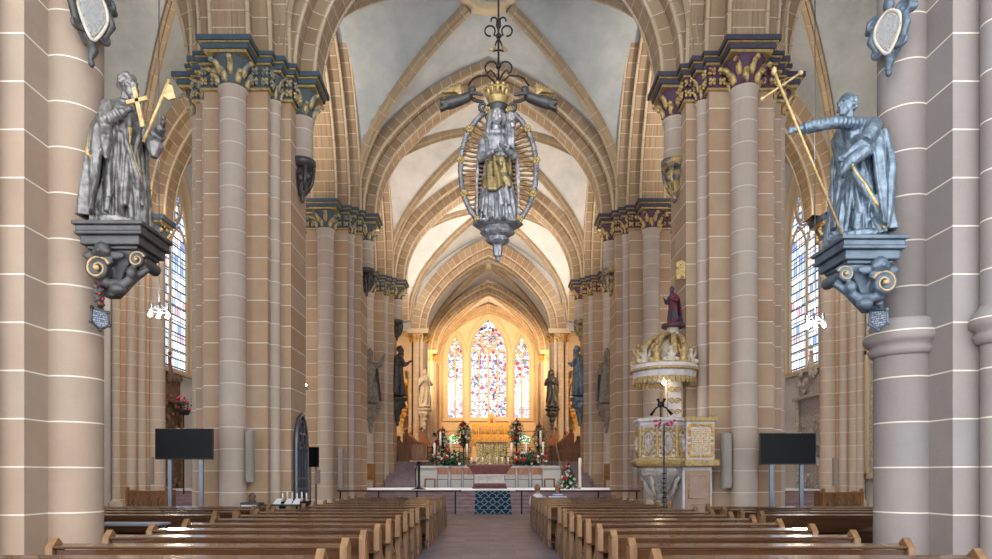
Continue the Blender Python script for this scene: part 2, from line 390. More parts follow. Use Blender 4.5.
# ================================================================== ARCHITECTURE
HC = 12.8; PX = 6.75
PY = [('near', 8.6), ('A', 19.2), ('B', 29.3), ('C', 39.0)]
_AC = {}
def _arc2(a, h):
    """slightly depressed pointed arch: lower arc R1, upper arc R2, meeting with one tangent"""
    k = (a, h)
    if k in _AC: return _AC[k]
    R1 = .93*a; R2 = 1.9*a; c1 = a-R1
    def apex(th):
        jx, jz = c1+R1*math.cos(th), R1*math.sin(th); cx, cz = jx-R2*math.cos(th), jz-R2*math.sin(th)
        return cx, cz, cz+math.sqrt(max(0, R2*R2-cx*cx))
    lo, hi = .3, 1.45
    for _ in range(50):
        m = (lo+hi)/2
        if apex(m)[2] > h: lo = m
        else: hi = m
    cx, cz, _z = apex(lo)
    _AC[k] = (R1, R2, c1, lo, cx, cz); return _AC[k]
def archpt(a, h, r, t):
    """t in -1..1 along a pointed arch of half-span a, rise h, offset outward r; returns x, z, arc length"""
    s = 1-abs(t); sg = 1 if t >= 0 else -1
    if h/a > 1.27:
        Rr = (h*h+a*a)/(2*a); c = Rr-a; th = s*math.acos(max(-1, min(1, c/(Rr+r))))
        return sg*(-c+(Rr+r)*math.cos(th)), (Rr+r)*math.sin(th), (Rr+r)*th
    R1, R2, c1, th1, cx, cz = _arc2(a, h)
    the = math.acos(max(-1, min(1, -cx/(R2+r))))
    if s < .6:
        th = th1*s/.6; return sg*(c1+(R1+r)*math.cos(th)), (R1+r)*math.sin(th), R1*th
    th = th1+(the-th1)*(s-.6)/.4
    return sg*(cx+(R2+r)*math.cos(th)), cz+(R2+r)*math.sin(th), R1*th1+R2*(th-th1)
def arch_sweep(mb, place, a, h, prof, n=22, m=0, legs=0.0):
    ts = [-1+i/n for i in range(2*n+1)]
    rows = []; uvs = []
    if legs: ts = [None]+ts+['e']
    L = None
    for t in ts:
        row = []; uu = []
        acc = 0
        for k, (w, r) in enumerate(prof):
            tt = -1 if t is None else (1 if t == 'e' else t)
            x, z, l = archpt(a, h, r, tt)
            if t is None or t == 'e': z = -legs; l = -legs
            _, _, ll = archpt(a, h, 0, tt)
            if tt and abs(tt) == 1: ll = 0 if t not in (None, 'e') else -legs
            row.append(place(x, z, w)); uu.append((k+(0 if x < 0 else 20), ll))
        rows.append(row); uvs.append(uu)
    n_ = len(prof); vs_ = [p for r in rows for p in r]; uv = [p for r in uvs for p in r]; fs = []
    for i in range(len(rows)-1):
        for j in range(n_):
            k = (j+1) % n_; fs.append((i*n_+j, i*n_+k, (i+1)*n_+k, (i+1)*n_+j))
    mb.add(vs_, fs, m, False, uv)
def circ_prof(w, r, rad, n=8): return [(w+rad*math.cos(2*PI*i/n), r+rad*math.sin(2*PI*i/n)) for i in range(n)]
def web_F(a, h):
    if h/a <= 1.27:
        R1, R2, c1, th1, cx, cz = _arc2(a, h); jx = c1+R1*math.cos(th1)
        def F(t):
            x = min(1, max(0, t))*a
            return HC+(math.sqrt(max(0, R1*R1-(x-c1)**2)) if x > jx else cz+math.sqrt(max(0, R2*R2-(x-cx)**2)))
        return F
    Rr = (h*h+a*a)/(2*a); c = Rr-a
    return lambda t: HC+math.sqrt(max(0, Rr*Rr-(min(1, max(0, t))*a+c)**2))
FN = web_F(5.8, 6.45)
FA = web_F(3.7, 6.45)

# ---- pier meshes (local coords: x across, y along the nave)
def core_poly(e=0.0, sc_=1.0):
    q = [(1.31, .75), (.85, .75), (.85, 1.3)]
    q = [(x+e, y+e) for x, y in q]
    p = q+[(-x, y) for x, y in reversed(q)]+[(-x, -y) for x, y in q]+[(x, -y) for x, y in reversed(q)]
    return p
BIG, INN, SM = .34, .30, .165
SH = [('big', 0, -1.5, BIG), ('big', 0, 1.5, BIG), ('inn', -1.42, 0, INN), ('inn', 1.42, 0, INN)] + \
     [('sm', sx*.9, sy*.9, SM) for sx in (-1, 1) for sy in (-1, 1)]
CACHE = {}
def cached(key, f):
    if key not in CACHE: CACHE[key] = f()
    return CACHE[key]
def shaft_mesh(r, z0, z1):
    mb = MB()
    pr = [(r, z0), (r, z1-.10), (r+.03, z1-.08), (r+.045, z1-.04), (r+.03, z1)] if z1-z0 > .2 else [(r, z0), (r, z1)]
    if z0 < .2: pr = [(r+.22, 0), (r+.22, .25), (r+.12, .33), (r+.16, .42), (r+.03, .52), (r, .6)]+pr[1:]
    return mb.lathe(pr, 28)
def capital_mb(r):
    mb = MB(); return mb.lathe([(r, 0), (r*1.02, .2), (r*1.12, .4), (r*1.35, .58), (r*1.55, .68)], 20)
def leafring_mb(r, seed=0):
    rr = random.Random(seed); mb = MB()
    for row, (n, zb, ln, out) in enumerate([(max(6, int(r*22)), .03, .34, .13), (max(6, int(r*22)), .24, .38, .24)]):
        for i in range(n):
            a = 2*PI*(i+.5*row)/n+rr.uniform(-.06, .06); ca, sa_ = math.cos(a), math.sin(a)
            pts = []
            for k in range(6):
                t = k/5; q = r*1.02+out*(t**2.2)*1.1; z = zb+ln*t-(.09*max(0, t-.7)/.3)
                pts.append((ca*q, sa_*q, z))
            w = min(.085, r*.26)
            mb.tube(pts, [w*.6, w, w*1.05, w*.95, w*.85, w*.5], 6, 0)
            q = r*1.02+out*1.15; mb.ball((ca*q, sa_*q, zb+ln-.09), (w*.85, w*.85, w*.8), 7, 5)
    return mb
def abacus_mesh(r, big):
    mb = MB(); e = r*1.6
    for k, (de, z0, z1, m) in enumerate([(0, 0, .07, 1), (.05, .07, .19, 0), (.10, .19, .23, 1), (.15, .23, .36, 0)]):
        q = e+de; mb.box(-q, q, -q, q, z0, z1, m)
    return mb
def frieze(parent, capm, abm, goldm, lowz, key):
    z1 = HC; zb = z1-.30
    def mk():
        mb = MB()
        for de, a, b, m in [(.10, zb, zb+.06, 1), (.14, zb+.06, zb+.16, 0), (.18, zb+.16, zb+.2, 1), (.22, zb+.2, z1, 0)]:
            mb.prism(core_poly(de), a, b, m)
        mb.prism(core_poly(.05), zb-.62, zb, 2)
        mb.prism(core_poly(.075), zb-.66, zb-.60, 1)
        return mb.mesh('frieze', [abm, M['gold'], capm])
    f = mobj('frieze', cached('fr'+key, mk), parent)
    def mk2():
        mb = MB(); P = core_poly(.09); rr = random.Random(3)
        for i in range(len(P)):
            a = Vector(P[i]); b = Vector(P[(i+1) % len(P)]); L = (b-a).length; n = max(1, round(L/.26))
            d = (b-a).normalized()
            nrm = Vector((d.y, -d.x)); mid = (a+b)/2
            if nrm.dot(mid) < 0 and True: nrm = -nrm
            for k in range(n):
                for zz in (zb-.45, zb-.18):
                    c = a+(b-a)*((k+.5)/n)
                    for j in range(4):
                        an = PI/4+j*PI/2
                        p2 = c+d*math.cos(an)*.07
                        mb.ball((p2.x+nrm.x*.02, p2.y+nrm.y*.02, zz+math.sin(an)*.07), .05, 6, 5)
                    mb.ball((c.x+nrm.x*.06, c.y+nrm.y*.06, zz), .045, 6, 5)
        return mb.mesh('leaf_ornament', [goldm])
    mobj('leaf_ornament', cached('fl'+key, mk2), f)
def corbel_head(mb, r):
    mb.lathe([(.05, -1.0), (.1, -.95), (.06, -.88), (.12, -.8), (.2, -.62), (.17, -.5), (.25, -.42), (.31, -.2), (.36, -.12), (.36, 0), (.3, .02)], 16)
def make_pier(name, label, X, Y, side, near=False, label_extra=None):
    t = thing(name, label, 'pier', (X, Y, 0), 0, None)
    capm = M['capL'] if side < 0 else M['capR']; abm = M['abaL'] if side < 0 else M['abaR']; gm = M['capgL'] if side < 0 else M['capgR']
    km = 'L' if side < 0 else 'R'
    nm = M['near'] if side < 0 else M['nearR']; stone = nm if near else M['pier']; shm = nm if near else M['shaft']
    kn = ('n' if near else 'f')+('L' if side < 0 else 'R')*near
    def core():
        mb = MB(); mb.prism(core_poly(.16), 0, .3); mb.prism(core_poly(.08), .3, .42); mb.prism(core_poly(0), .42, HC-.3); return mb.mesh('core', [stone])
    mobj('core', cached('core'+kn, core), t)
    for (kind, x, y, r) in SH:
        zcap = HC-.36-.68
        z0 = 0.0; inner = (kind == 'inn' and x*side < 0)
        if inner and not near: z0 = 10.6
        if inner and near and side > 0:
            mb = MB(); mb.lathe([(.52, 0), (.52, .3), (.40, .5), (.36, .55), (.345, .6), (.345, 3.15), (.36, 3.17)], 32)
            mb.lathe([(.30, 3.35), (.30, zcap)], 32)
            o = mb.obj('shaft', shm, t)
            b2 = MB(); b2.lathe([(.345, 3.1), (.38, 3.12), (.41, 3.18), (.38, 3.24), (.44, 3.27), (.47, 3.33), (.44, 3.40), (.38, 3.44), (.40, 3.48), (.37, 3.55), (.30, 3.58)], 32)
            b2.obj('shaft_ring', shm, o); o.location = (x, y, 0)
        else:
            rr = .346 if (inner and near) else r
            o = mobj('shaft', cached('sh%s%.3f%.1f' % (kn, rr, z0), lambda: shaft_mesh(rr, z0, zcap).mesh('shaft', [shm])), t)
            o.location = (x, y, 0)
            if near and kind == 'sm' and side > 0 and x < 0 and y < 0:
                b2 = MB(); b2.lathe([(.18, 3.1), (.21, 3.12), (.24, 3.2), (.2, 3.25), (.27, 3.3), (.28, 3.38), (.23, 3.46), (.17, 3.55)], 24); b2.obj('shaft_ring', shm, o)
        if inner and not near:
            def cb():
                mb = MB(); mb.lathe([(.31, 10.6), (.38, 10.58), (.38, 10.46), (.33, 10.42), (.3, 10.36)], 16)
                mb.ball((0, 0, 10.16), (.24, .25, .26), 12, 9); mb.ball((-.17, -.1, 10.1), .12); mb.ball((.17, -.1, 10.1), .12); mb.ball((0, -.2, 10.05), (.1, .1, .14))
                mb.lathe([(.02, 9.4), (.07, 9.46), (.05, 9.54), (.12, 9.62), (.2, 9.78), (.16, 9.86), (.24, 9.95)], 14)
                for i in range(6):
                    a = i*PI/3; mb.tube([(.16*math.cos(a), .16*math.sin(a), 9.7), (.28*math.cos(a), .28*math.sin(a), 9.95), (.33*math.cos(a), .33*math.sin(a), 10.35)], [.04, .05, .06], 6)
                return mb.mesh('corbel', [M['darkwood'] if side < 0 else M['capcR']])
            mobj('corbel', cached('corb'+km, cb), o)
        c = mobj('capital', cached('cap%s%.2f' % (km, r), lambda: capital_mb(r).mesh('capital', [capm])), t); c.location = (x, y, zcap)
        mobj('capital_leaves', cached('lf%s%.2f' % (km, r), lambda: leafring_mb(r).mesh('capital_leaves', [gm])), c)
        mobj('abacus', cached('ab%s%.2f' % (km, r), lambda: abacus_mesh(r, kind == 'big').mesh('abacus', [abm, M['gold']])), c).location = (0, 0, .68)
    frieze(t, capm, abm, gm, 0, km)
    return t
names = {'near': 'nearest', 'A': 'second', 'B': 'third', 'C': 'fourth'}
for key, y in PY:
    for s in (-1, 1):
        sd = 'left' if s < 0 else 'right'
        lab = {'near': 'broad nearest stone pier at the %s edge, carrying a large %s statue' % (sd, 'cross-bearing' if s < 0 else 'lance-bearing'),
               'A': 'tall clustered sandstone pier with %s' % ('blue and gold capitals and a black corbel figure' if s < 0 else 'purple and gold capitals behind the pulpit'),
               'B': 'clustered pier on the %s beside the end of the pews, third from the viewer' % sd,
               'C': 'clustered pier on the %s at the altar steps, with statue and white notice' % sd}[key]
        make_pier('clustered_pier', lab, s*PX, y, s, key == 'near')

# ---- arches
def mould(wh, d0=0.0):
    """stepped profile (w, r) of half-widths wh = [(halfwidth, r_start, r_end)...]"""
    rt = []; 
    for (w, r0, r1) in wh: rt += [(w-.09, r0), (w, r0+.09), (w, r1)]
    return [(-w, r) for w, r in reversed(rt)][::1]+rt if False else rt+[(-w, r) for w, r in reversed(rt)]
TP = mould([(.42, 0, .42), (.86, .42, 1.1)])
AP = mould([(.5, 0, .4), (.95, .4, .8), (1.35, .8, 1.45)])
bays = [(-2.0, 8.6), (8.6, 19.2), (19.2, 29.3), (29.3, 39.0), (39.0, 49.5)]
def bay_ceiling(xc, y0, y1, aw, bw, F, trans_end, ribs=True, ring=True, ex=None, hx=None):
    """quadripartite vault: web mesh with ribs and boss ring"""
    yc = (y0+y1)/2; hb = (y1-y0)/2; ex = ex or aw+.95
    mb = MB(); N = 36; vs_ = []; fs = []
    for i in range(N+1):
        for j in range(N+1):
            x = -ex+2*ex*i/N; y = -hb+2*hb*j/N
            vs_.append((xc+x, yc+y, F(min(abs(x)/aw, abs(y)/bw))))
    for i in range(N):
        for j in range(N): fs.append((i*(N+1)+j, (i+1)*(N+1)+j, (i+1)*(N+1)+j+1, i*(N+1)+j+1))
    mb.add(vs_, fs, 0, False)
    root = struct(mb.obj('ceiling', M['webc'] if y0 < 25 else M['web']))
    if ribs:
        prof = [(-.17, .06), (-.17, -.14), (-.08, -.2), (-.07, -.30), (.07, -.30), (.08, -.2), (.17, -.14), (.17, .06)]
        rad = .95 if ring and yc < 26 else .25
        for sx in (-1, 1):
            for sy in (-1, 1):
                L = math.hypot(aw, bw); d = Vector((sx*aw/L, sy*bw/L, 0)); nn = Vector((-d.y, d.x, 0)); n = 22
                pts = []
                for k in range(n+1):
                    t = 1-k/n*(1-rad/L); t2 = 1-(1-t)**1.0
                    pts.append(Vector((xc, yc, 0))+d*L*t2+Vector((0, 0, F(t2))))
                vs2 = []; uv = []; ln = 0
                for k, p in enumerate(pts):
                    a = pts[max(0, k-1)]; b = pts[min(n, k+1)]; tg = (b-a).normalized(); up = nn.cross(tg); up = up if up.z > 0 else -up
                    if k: ln += (p-pts[k-1]).length
                    for j, (w, r) in enumerate(prof): q = p+nn*w+up*r; vs2.append(tuple(q)); uv.append((j, ln))
                m_ = len(prof); f2 = [(k*m_+j, k*m_+(j+1) % m_, (k+1)*m_+(j+1) % m_, (k+1)*m_+j) for k in range(n) for j in range(m_)]
                r_ = MB(); r_.add(vs2, f2, 0, False, uv); r_.obj('rib', M['rib'], root)
        zc = F(0)
        if not ring or yc > 26:
            r_ = MB(); r_.lathe([(.01, -.42), (.2, -.42), (.34, -.34), (.36, -.1), (.36, .1), (.01, .1)], 20, (xc, yc, zc)); r_.obj('boss', M['rib'], root)
        else:
            r_ = MB(); r_.lathe([(.01, -.02), (.72, -.02), (.72, .05), (.01, .05)], 24, (xc, yc, zc)); r_.lathe([(.02, -.16), (.1, -.1), (.13, -.02)], 12, (xc, yc, zc)); r_.obj('boss', M['web'], root)
            r_ = MB()
            r_.lathe([(.72, -.30), (.95, -.34), (1.12, -.26), (1.16, -.10), (1.16, .1), (.7, .1), (.66, -.12), (.72, -.30)], 36, (xc, yc, zc), caps=False); r_.obj('boss_ring', M['rib'], root)
    return root
def trans_arch(xc, y, a, h, z=HC, prof=TP, name='trim_1'):
    mb = MB(); arch_sweep(mb, lambda x, zz, w: (xc+x, y+w, z+zz), a, h, prof, 24)
    o = struct(mb.obj(name, M['arch'])); o['label'] = 'pointed transverse arch of brown stone'
    for w, r in ((.42, .03), (-.42, .03), (.84, .46), (-.84, .46)):
        if prof is TP or True:
            m2 = MB(); arch_sweep(m2, lambda x, zz, ww: (xc+x, y+ww, z+zz), a, h, circ_prof(w, r, .06, 6), 24); m2.obj('roll_moulding', M['roll'], o)
    return o
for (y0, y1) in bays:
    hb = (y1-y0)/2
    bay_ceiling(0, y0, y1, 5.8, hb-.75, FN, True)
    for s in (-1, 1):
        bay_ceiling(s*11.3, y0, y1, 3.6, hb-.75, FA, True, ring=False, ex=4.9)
for key, y in PY:
    trans_arch(0, y, 4.85, 5.6)
    for s in (-1, 1): trans_arch(s*11.2, y, 2.75, 5.2)
trans_arch(0, 49.5, 4.55, 5.5, 12.15)
sp = MB(); wall_pts = [archpt(4.55, 5.5, .9, -1+k/24)[:2] for k in range(49)]
for p, q in zip(wall_pts[:-1], wall_pts[1:]):
    for yy in (49.3, 49.7): sp.add([(p[0], yy, 12.15+p[1]), (q[0], yy, 12.15+q[1]), (q[0], yy, 20.7), (p[0], yy, 20.7)], [(0, 1, 2, 3)])
for s in (-1, 1): sp.box(min(s*5.4, s*7), max(s*5.4, s*7), 49.3, 49.7, 12.2, 20.7)
struct(sp.obj('wall_choir_arch', M['web']))
for i, (y0, y1) in enumerate(bays[1:4]+[(39.0, 49.9)]):
    yc = (y0+y1)/2; a = (y1-y0)/2-1.8
    for s in (-1, 1):
        mb = MB(); arch_sweep(mb, lambda x, zz, w: (s*PX+w, yc+x, HC+zz), a, 5.6, AP, 22)
        o = struct(mb.obj('trim_2', M['arch'])); o['label'] = 'pointed arcade arch between two piers'
        for w, r in ((.49, .03), (-.49, .03), (.94, .44), (-.94, .44), (1.33, .86), (-1.33, .86)):
            m2 = MB(); arch_sweep(m2, lambda x, zz, ww: (s*PX+ww, yc+x, HC+zz), a, 5.6, circ_prof(w, r, .055, 6), 22); m2.obj('roll_moulding', M['roll'], o)
        # spandrel wall above arch
        sp = MB(); n = 22
        pts = [archpt(a, 5.6, 1.2, -1+k/n)[:2] for k in range(2*n+1)]
        for (p, q) in zip(pts[:-1], pts[1:]):
            for xw in (s*PX-.5, s*PX+.5):
                sp.add([(xw, yc+p[0], HC+p[1]), (xw, yc+q[0], HC+q[1]), (xw, yc+q[0], 20.6), (xw, yc+p[0], 20.6)], [(0, 1, 2, 3)])
        for e in (-1, 1):
            sp.box(s*PX-.7, s*PX+.7, yc+e*(a+1.2), yc+e*(a+2.0), HC, 20.6)
        struct(sp.obj('wall_arcade', M['ashg']))
# ---- floor, unseen light-blocking slab
mb = MB(); mb.box(-18, 18, -3, 66, -.2, 0); struct(mb.obj('floor', M['floor']))
mb = MB(); mb.box(-18, 18, -2, 67, 20.8, 21.0); struct(mb.obj('light_leak_slab', M['web']))  # unseen slab added over the vaults to stop light leaking in

# ---- walls with pointed windows
def arch2d(uc, hw, zs, za, n=12):
    return [(uc+archpt(hw, za-zs, 0, -1+k/n)[0], zs+archpt(hw, za-zs, 0, -1+k/n)[1]) for k in range(2*n+1)]
def wall_holes(mb, put, u0, u1, z0, z1, holes, th, m=0, mr=1):
    """holes: (uc, hw, sill, spring, apex) ; put(u, z, d)"""
    cur = u0
    def quad(a, b, c, d, m): mb.add([a, b, c, d], [(0, 1, 2, 3)], m)
    for (uc, hw, sl, zs, za) in sorted(holes):
        for d in (0, th):
            quad(put(cur, z0, d), put(uc-hw, z0, d), put(uc-hw, z1, d), put(cur, z1, d), m)
            quad(put(uc-hw, z0, d), put(uc+hw, z0, d), put(uc+hw, sl, d), put(uc-hw, sl, d), m)
            A = arch2d(uc, hw, zs, za)
            for p, q in zip(A[:-1], A[1:]): quad(put(p[0], p[1], d), put(q[0], q[1], d), put(q[0], z1, d), put(p[0], z1, d), m)
        loop = [(uc-hw, sl)]+arch2d(uc, hw, zs, za)+[(uc+hw, sl)]
        for p, q in zip(loop, loop[1:]+loop[:1]): quad(put(p[0], p[1], 0), put(q[0], q[1], 0), put(q[0], q[1], th), put(p[0], p[1], th), mr)
        cur = uc+hw
    for d in (0, th): quad(put(cur, z0, d), put(u1, z0, d), put(u1, z1, d), put(cur, z1, d), m)
def bar2d(mb, put, pts, w, d0, d1, m=0, closed=False):
    pts = [Vector(p) for p in pts]; n = len(pts); rows = []
    for i, p in enumerate(pts):
        a = pts[(i-1) % n] if (closed or i) else p; b = pts[(i+1) % n] if (closed or i < n-1) else p
        t = (b-a).normalized(); nn = Vector((-t.y, t.x))*w/2
        l, r = p+nn, p-nn
        rows.append([put(l.x, l.y, d0+.05), put(p.x, p.y, d0), put(r.x, r.y, d0+.05), put(r.x, r.y, d1), put(l.x, l.y, d1)])
    if closed: rows.append(rows[0])
    mb.loft(rows, m, False, not closed)
def window(name, put, uc, hw, sl, zs, za, nl, glassm, frame_m, depth, rose=True, side_label=None, parent=None):
    """stone tracery window: nl lights under a head"""
    mb = MB(); loop = [(uc-hw, sl)]+arch2d(uc, hw, zs, za)+[(uc+hw, sl)]
    bar2d(mb, put, loop, .3, depth-.12, depth+.12, 0, True)
    k = nl
    lw = 2*hw/nl; zl = zs-.1 if rose else zs
    zls = zl-lw*.2
    for i in range(1, nl):
        u = uc-hw+i*lw; bar2d(mb, put, [(u, sl), (u, zls)], .16 if nl < 4 or i == nl//2 else .12, depth-.1, depth+.1)
    for i in range(nl):
        c = uc-hw+(i+.5)*lw
        bar2d(mb, put, arch2d(c, lw/2, zls, zls+lw*.85, 7), .11, depth-.08, depth+.08)
    if rose:
        if nl == 2: cr = (uc, zls+lw*.8+hw*.6); rr = hw*.64
        else: cr = (uc, zs+(za-zs)*.40); rr = hw*.46
        bar2d(mb, put, [(cr[0]+rr*math.cos(2*PI*i/24), cr[1]+rr*math.sin(2*PI*i/24)) for i in range(24)], .12, depth-.08, depth+.08, 0, True)
        nf = 6 if nl != 2 or hw > 1.2 else 4
        for i in range(nf):
            a = 2*PI*i/nf+PI/2; c = (cr[0]+rr*.56*math.cos(a), cr[1]+rr*.56*math.sin(a)); q = rr*.36 if nf == 6 else rr*.42
            bar2d(mb, put, [(c[0]+q*math.cos(2*PI*j/12), c[1]+q*math.sin(2*PI*j/12)) for j in range(12)], .07, depth-.05, depth+.05, 0, True)
        if nl == 4:
            for sgn in (-1, 1):
                bar2d(mb, put, arch2d(uc+sgn*lw, lw, zls+lw*.3, zls+lw*2.0, 8), .12, depth-.08, depth+.08)
                c = (uc+sgn*lw, zls+lw*1.15); q = lw*.36
                bar2d(mb, put, [(c[0]+q*math.cos(2*PI*j/14), c[1]+q*math.sin(2*PI*j/14)) for j in range(14)], .08, depth-.05, depth+.05, 0, True)
    o = struct(mb.obj(name, frame_m)); 
    if side_label: o['label'] = side_label
    g = MB(); lp = [put(u, z, depth+.03) for u, z in loop]; lq = [put(u, z, depth+.06) for u, z in loop]
    g.loft([lp, lq], 0, False); g.obj('glass_pane', glassm, o)
    return o
AW = 15.9
wn = 0
bl = bays[1:]
for s in (-1, 1):
    put = lambda u, z, d, s=s: (s*(AW+d), u, z)
    mb = MB(); holes = []
    for (y0, y1) in bays:
        yc = (y0+y1)/2; holes.append((yc, 2.0, 7.0, 13.4, 17.9))
    wall_holes(mb, put, -2, 50, 0, 20.8, holes, .9)
    struct(mb.obj('wall_left' if s < 0 else 'wall_right', [M['wall'], M['rib']]))
    for i, h in enumerate(holes):
        wn += 1
        window('window_%d' % wn, put, *h, 2, M['aisleglass'], M['rib'], .35, True, 'tall pointed aisle window with stone tracery and rose')
        fr = MB(); bar2d(fr, put, [(h[0]-h[1]-.15, h[2]-.1)]+arch2d(h[0], h[1]+.15, h[3], h[4]+.2)+[(h[0]+h[1]+.15, h[2]-.1)], .35, -.12, .1, 0)
        fr.box(s*(AW-.22) if s > 0 else s*(AW+.1), s*(AW+.1) if s > 0 else s*(AW-.22), h[0]-2.5, h[0]+2.5, h[2]-.3, h[2]-.08)
        struct(fr.obj('trim_3', M['rib']))
    # responds
    for key, y in PY:
        pj = 1.4 if s < 0 else 1.05
        t = thing('wall_respond', 'bundle of stone shafts against the %s aisle wall, %s row of piers' % ('left' if s < 0 else 'right', names[key]), 'respond', (s*AW, y, 0))
        for (dx, dy, r) in [(-pj*s, 0, .34), (-(pj-.4)*s, -.5, .17), (-(pj-.4)*s, .5, .17), (-(pj-.7)*s, -.82, .2), (-(pj-.7)*s, .82, .2), (-.25*s, -1.12, .16), (-.25*s, 1.12, .16)]:
            o = mobj('shaft', cached('rs%.2f' % r, lambda: shaft_mesh(r, 0, HC-1.0).mesh('shaft', [M['shaft']])), t); o.location = (dx, dy, 0)
        c = MB(); 
        for w, q in ((pj-.15, .4), (pj-.5, .72), (pj-.8, 1.05), ): c.box(min(0, -s*w), max(0, -s*w), -q, q, 0, HC-.3)
        c.obj('core', M['pier'], t)
        f = MB(); 
        for e, a, b, m in ((.02, HC-1.0, HC-.34, 2), (.12, HC-.34, HC-.22, 1), (.2, HC-.22, HC, 0)):
            for w, q in ((pj+.35, .4), (pj-.1, .7), (pj-.4, 1.0), (.45, 1.3)):
                f.box(min(0, -s*(w+e)), max(0, -s*(w+e)), -q-e, q+e, a, b, m)
        f.obj('frieze', [M['abaL'], M['gold'], M['capL']], t)
        l = MB()
        for k in range(46):
            side = [(-s*(pj+.38), R.uniform(-.4, .4)), (-s*(pj+.0), R.choice((-.72, .72))), (-s*(pj-.35), R.choice((-1.02, 1.02))), (-s*R.uniform(.1, .4), R.choice((-1.32, 1.32)))][k % 4]
            l.ball((side[0], side[1], HC-.9+.14*(k//8)), .09, 6, 5)
        l.obj('leaf_ornament', M['golds'], t)
# transept east wall
for s in (-1, 1):
    mb = MB(); mb.box(min(s*5.9, s*16), max(s*5.9, s*16), 50.0, 50.8, 0, 20.8); struct(mb.obj('wall_transept', M['wallash']))
    t = MB(); 
    for e, a, b in ((.12, 12.0, 12.15), (.2, 12.15, 12.3)): t.box(min(s*5.7, s*12), max(s*5.7, s*12), 50-e, 50, a, b)
    t.box(min(s*6.9, s*7.05), max(s*6.9, s*7.05), 49.93, 50, 2.4, 12.0); struct(t.obj('trim_4', M['rib']))
# choir: responds, side walls, vaults, end wall
def respond(x, y, s, zc, label, w=1.0):
    t = thing('choir_respond', label, 'respond', (x, y, 0))
    c = MB(); c.box(min(0, s*.6), max(0, s*.6), -.55*w, .9, 0, zc-.3); c.box(min(-s*.0, s*.7), max(0, s*.7), -.9*w, 0, 0, zc-.3); c.obj('core', M['wallash'], t)
    for dx, dy, r in ((-s*.02, 0, .24), (-s*.0, -.62*w, .15), (s*.42, -.95*w, .2), (s*.95, -.62*w, .14)):
        o = mobj('shaft', shaft_mesh(r, 0, zc-.9).mesh('shaft', [M['shaft']]), t); o.location = (dx, dy, 0)
        q = mobj('capital_leaves', cached('lfR%.2fd' % r, lambda: leafring_mb(r).mesh('capital_leaves', [M['wall_gold']])), t); q.location = (dx, dy, zc-.95)
    f = MB(); f.box(min(-s*.4, s*1.15), max(-s*.4, s*1.15), -1.2*w, .9, zc-.3, zc-.12); f.box(min(-s*.45, s*1.15), max(-s*.45, s*1.15), -1.28*w, .95, zc-.12, zc); f.obj('abacus', M['rib'], t)
for s in (-1, 1):
    sd = 'left' if s < 0 else 'right'
    respond(s*4.75, 49.5, s, 12.15, 'warm-lit shafts at the %s side of the choir entrance' % sd)
    respond(s*4.75, 57.5, s, 12.15, 'warm-lit shafts midway along the %s choir wall' % sd, .8)
    mb = MB(); put = lambda u, z, d, s=s: (s*(5.35+d), u, z)
    wall_holes(mb, put, 50.5, 66, 0, 20.8, [(61.8, 1.5, 8.0, 13.5, 16.2)], .8)
    struct(mb.obj('wall_choir_%s' % sd, [M['wallash'], M['rib']]))
    window('window_%d' % (11+(s > 0)), put, 61.8, 1.5, 8.0, 13.5, 16.2, 2, M['aisleglass'], M['rib'], .3, True, 'choir side window high in the %s wall' % sd)
FC = web_F(5.3, 6.4)
FCH = lambda t: FC(t)-.75
for (y0, y1) in ((49.5, 57.5), (57.5, 65.5)):
    bay_ceiling(0, y0, y1, 5.3, (y1-y0)/2-.4, FCH, True, ex=5.9)
trans_arch(0, 57.5, 4.35, 5.0, 12.1, mould([(.3, 0, .35), (.6, .35, .85)]))
EY = 65.5
put = lambda u, z, d: (u, EY+d, z)
mb = MB()
cw = (0, 1.85, 7.2, 13.4, 17.0); lw_ = (-3.27, .85, 7.2, 13.2, 15.3); rw_ = (3.27, .85, 7.2, 13.2, 15.3)
wall_holes(mb, put, -5.9, 5.9, 0, 20.8, [cw, lw_, rw_], .8)
struct(mb.obj('wall_back', [M['wallash'], M['rib']]))
window('window_13', put, *cw, 4, M['stained'], M['rib'], .35, True, 'tall four-light stained glass window in the middle of the choir end wall')
window('window_14', put, *lw_, 2, M['stained'], M['rib'], .35, True, 'narrow two-light stained glass window left of the middle one')
window('window_15', put, *rw_, 2, M['stained'], M['rib'], .35, True, 'narrow two-light stained glass window right of the middle one')
for i, h in enumerate((cw, lw_, rw_)):
    fr = MB(); bar2d(fr, put, [(h[0]-h[1]-.18, h[2]-.1)]+arch2d(h[0], h[1]+.18, h[3], h[4]+.25)+[(h[0]+h[1]+.18, h[2]-.1)], .3, -.2, .05, 0)
    fr.box(h[0]-h[1]-.3, h[0]+h[1]+.3, EY-.2, EY, h[2]-.35, h[2]-.1); struct(fr.obj('trim_5', M['rib']))
fr = MB(); arch_sweep(fr, lambda x, zz, w: (x, EY-.2+w, 12.1+zz), 4.95, 5.3, mould([(.15, 0, .3), (.3, .3, .8)]), 24); struct(fr.obj('trim_6', M['rib']))
for x in (-4.75, 4.75, -2.1, 2.1):
    fr = MB(); fr.lathe([(.16, 2.4), (.16, 12.0 if abs(x) > 3 else 6.6), (.3, 12.3 if abs(x) > 3 else 6.9)], 12, (x, EY-.15, 0)); struct(fr.obj('trim_7', M['rib']))
fr = MB(); fr.box(-5.3, 5.3, EY-.14, EY, 5.9, 6.05); struct(fr.obj('trim_8', M['rib']))
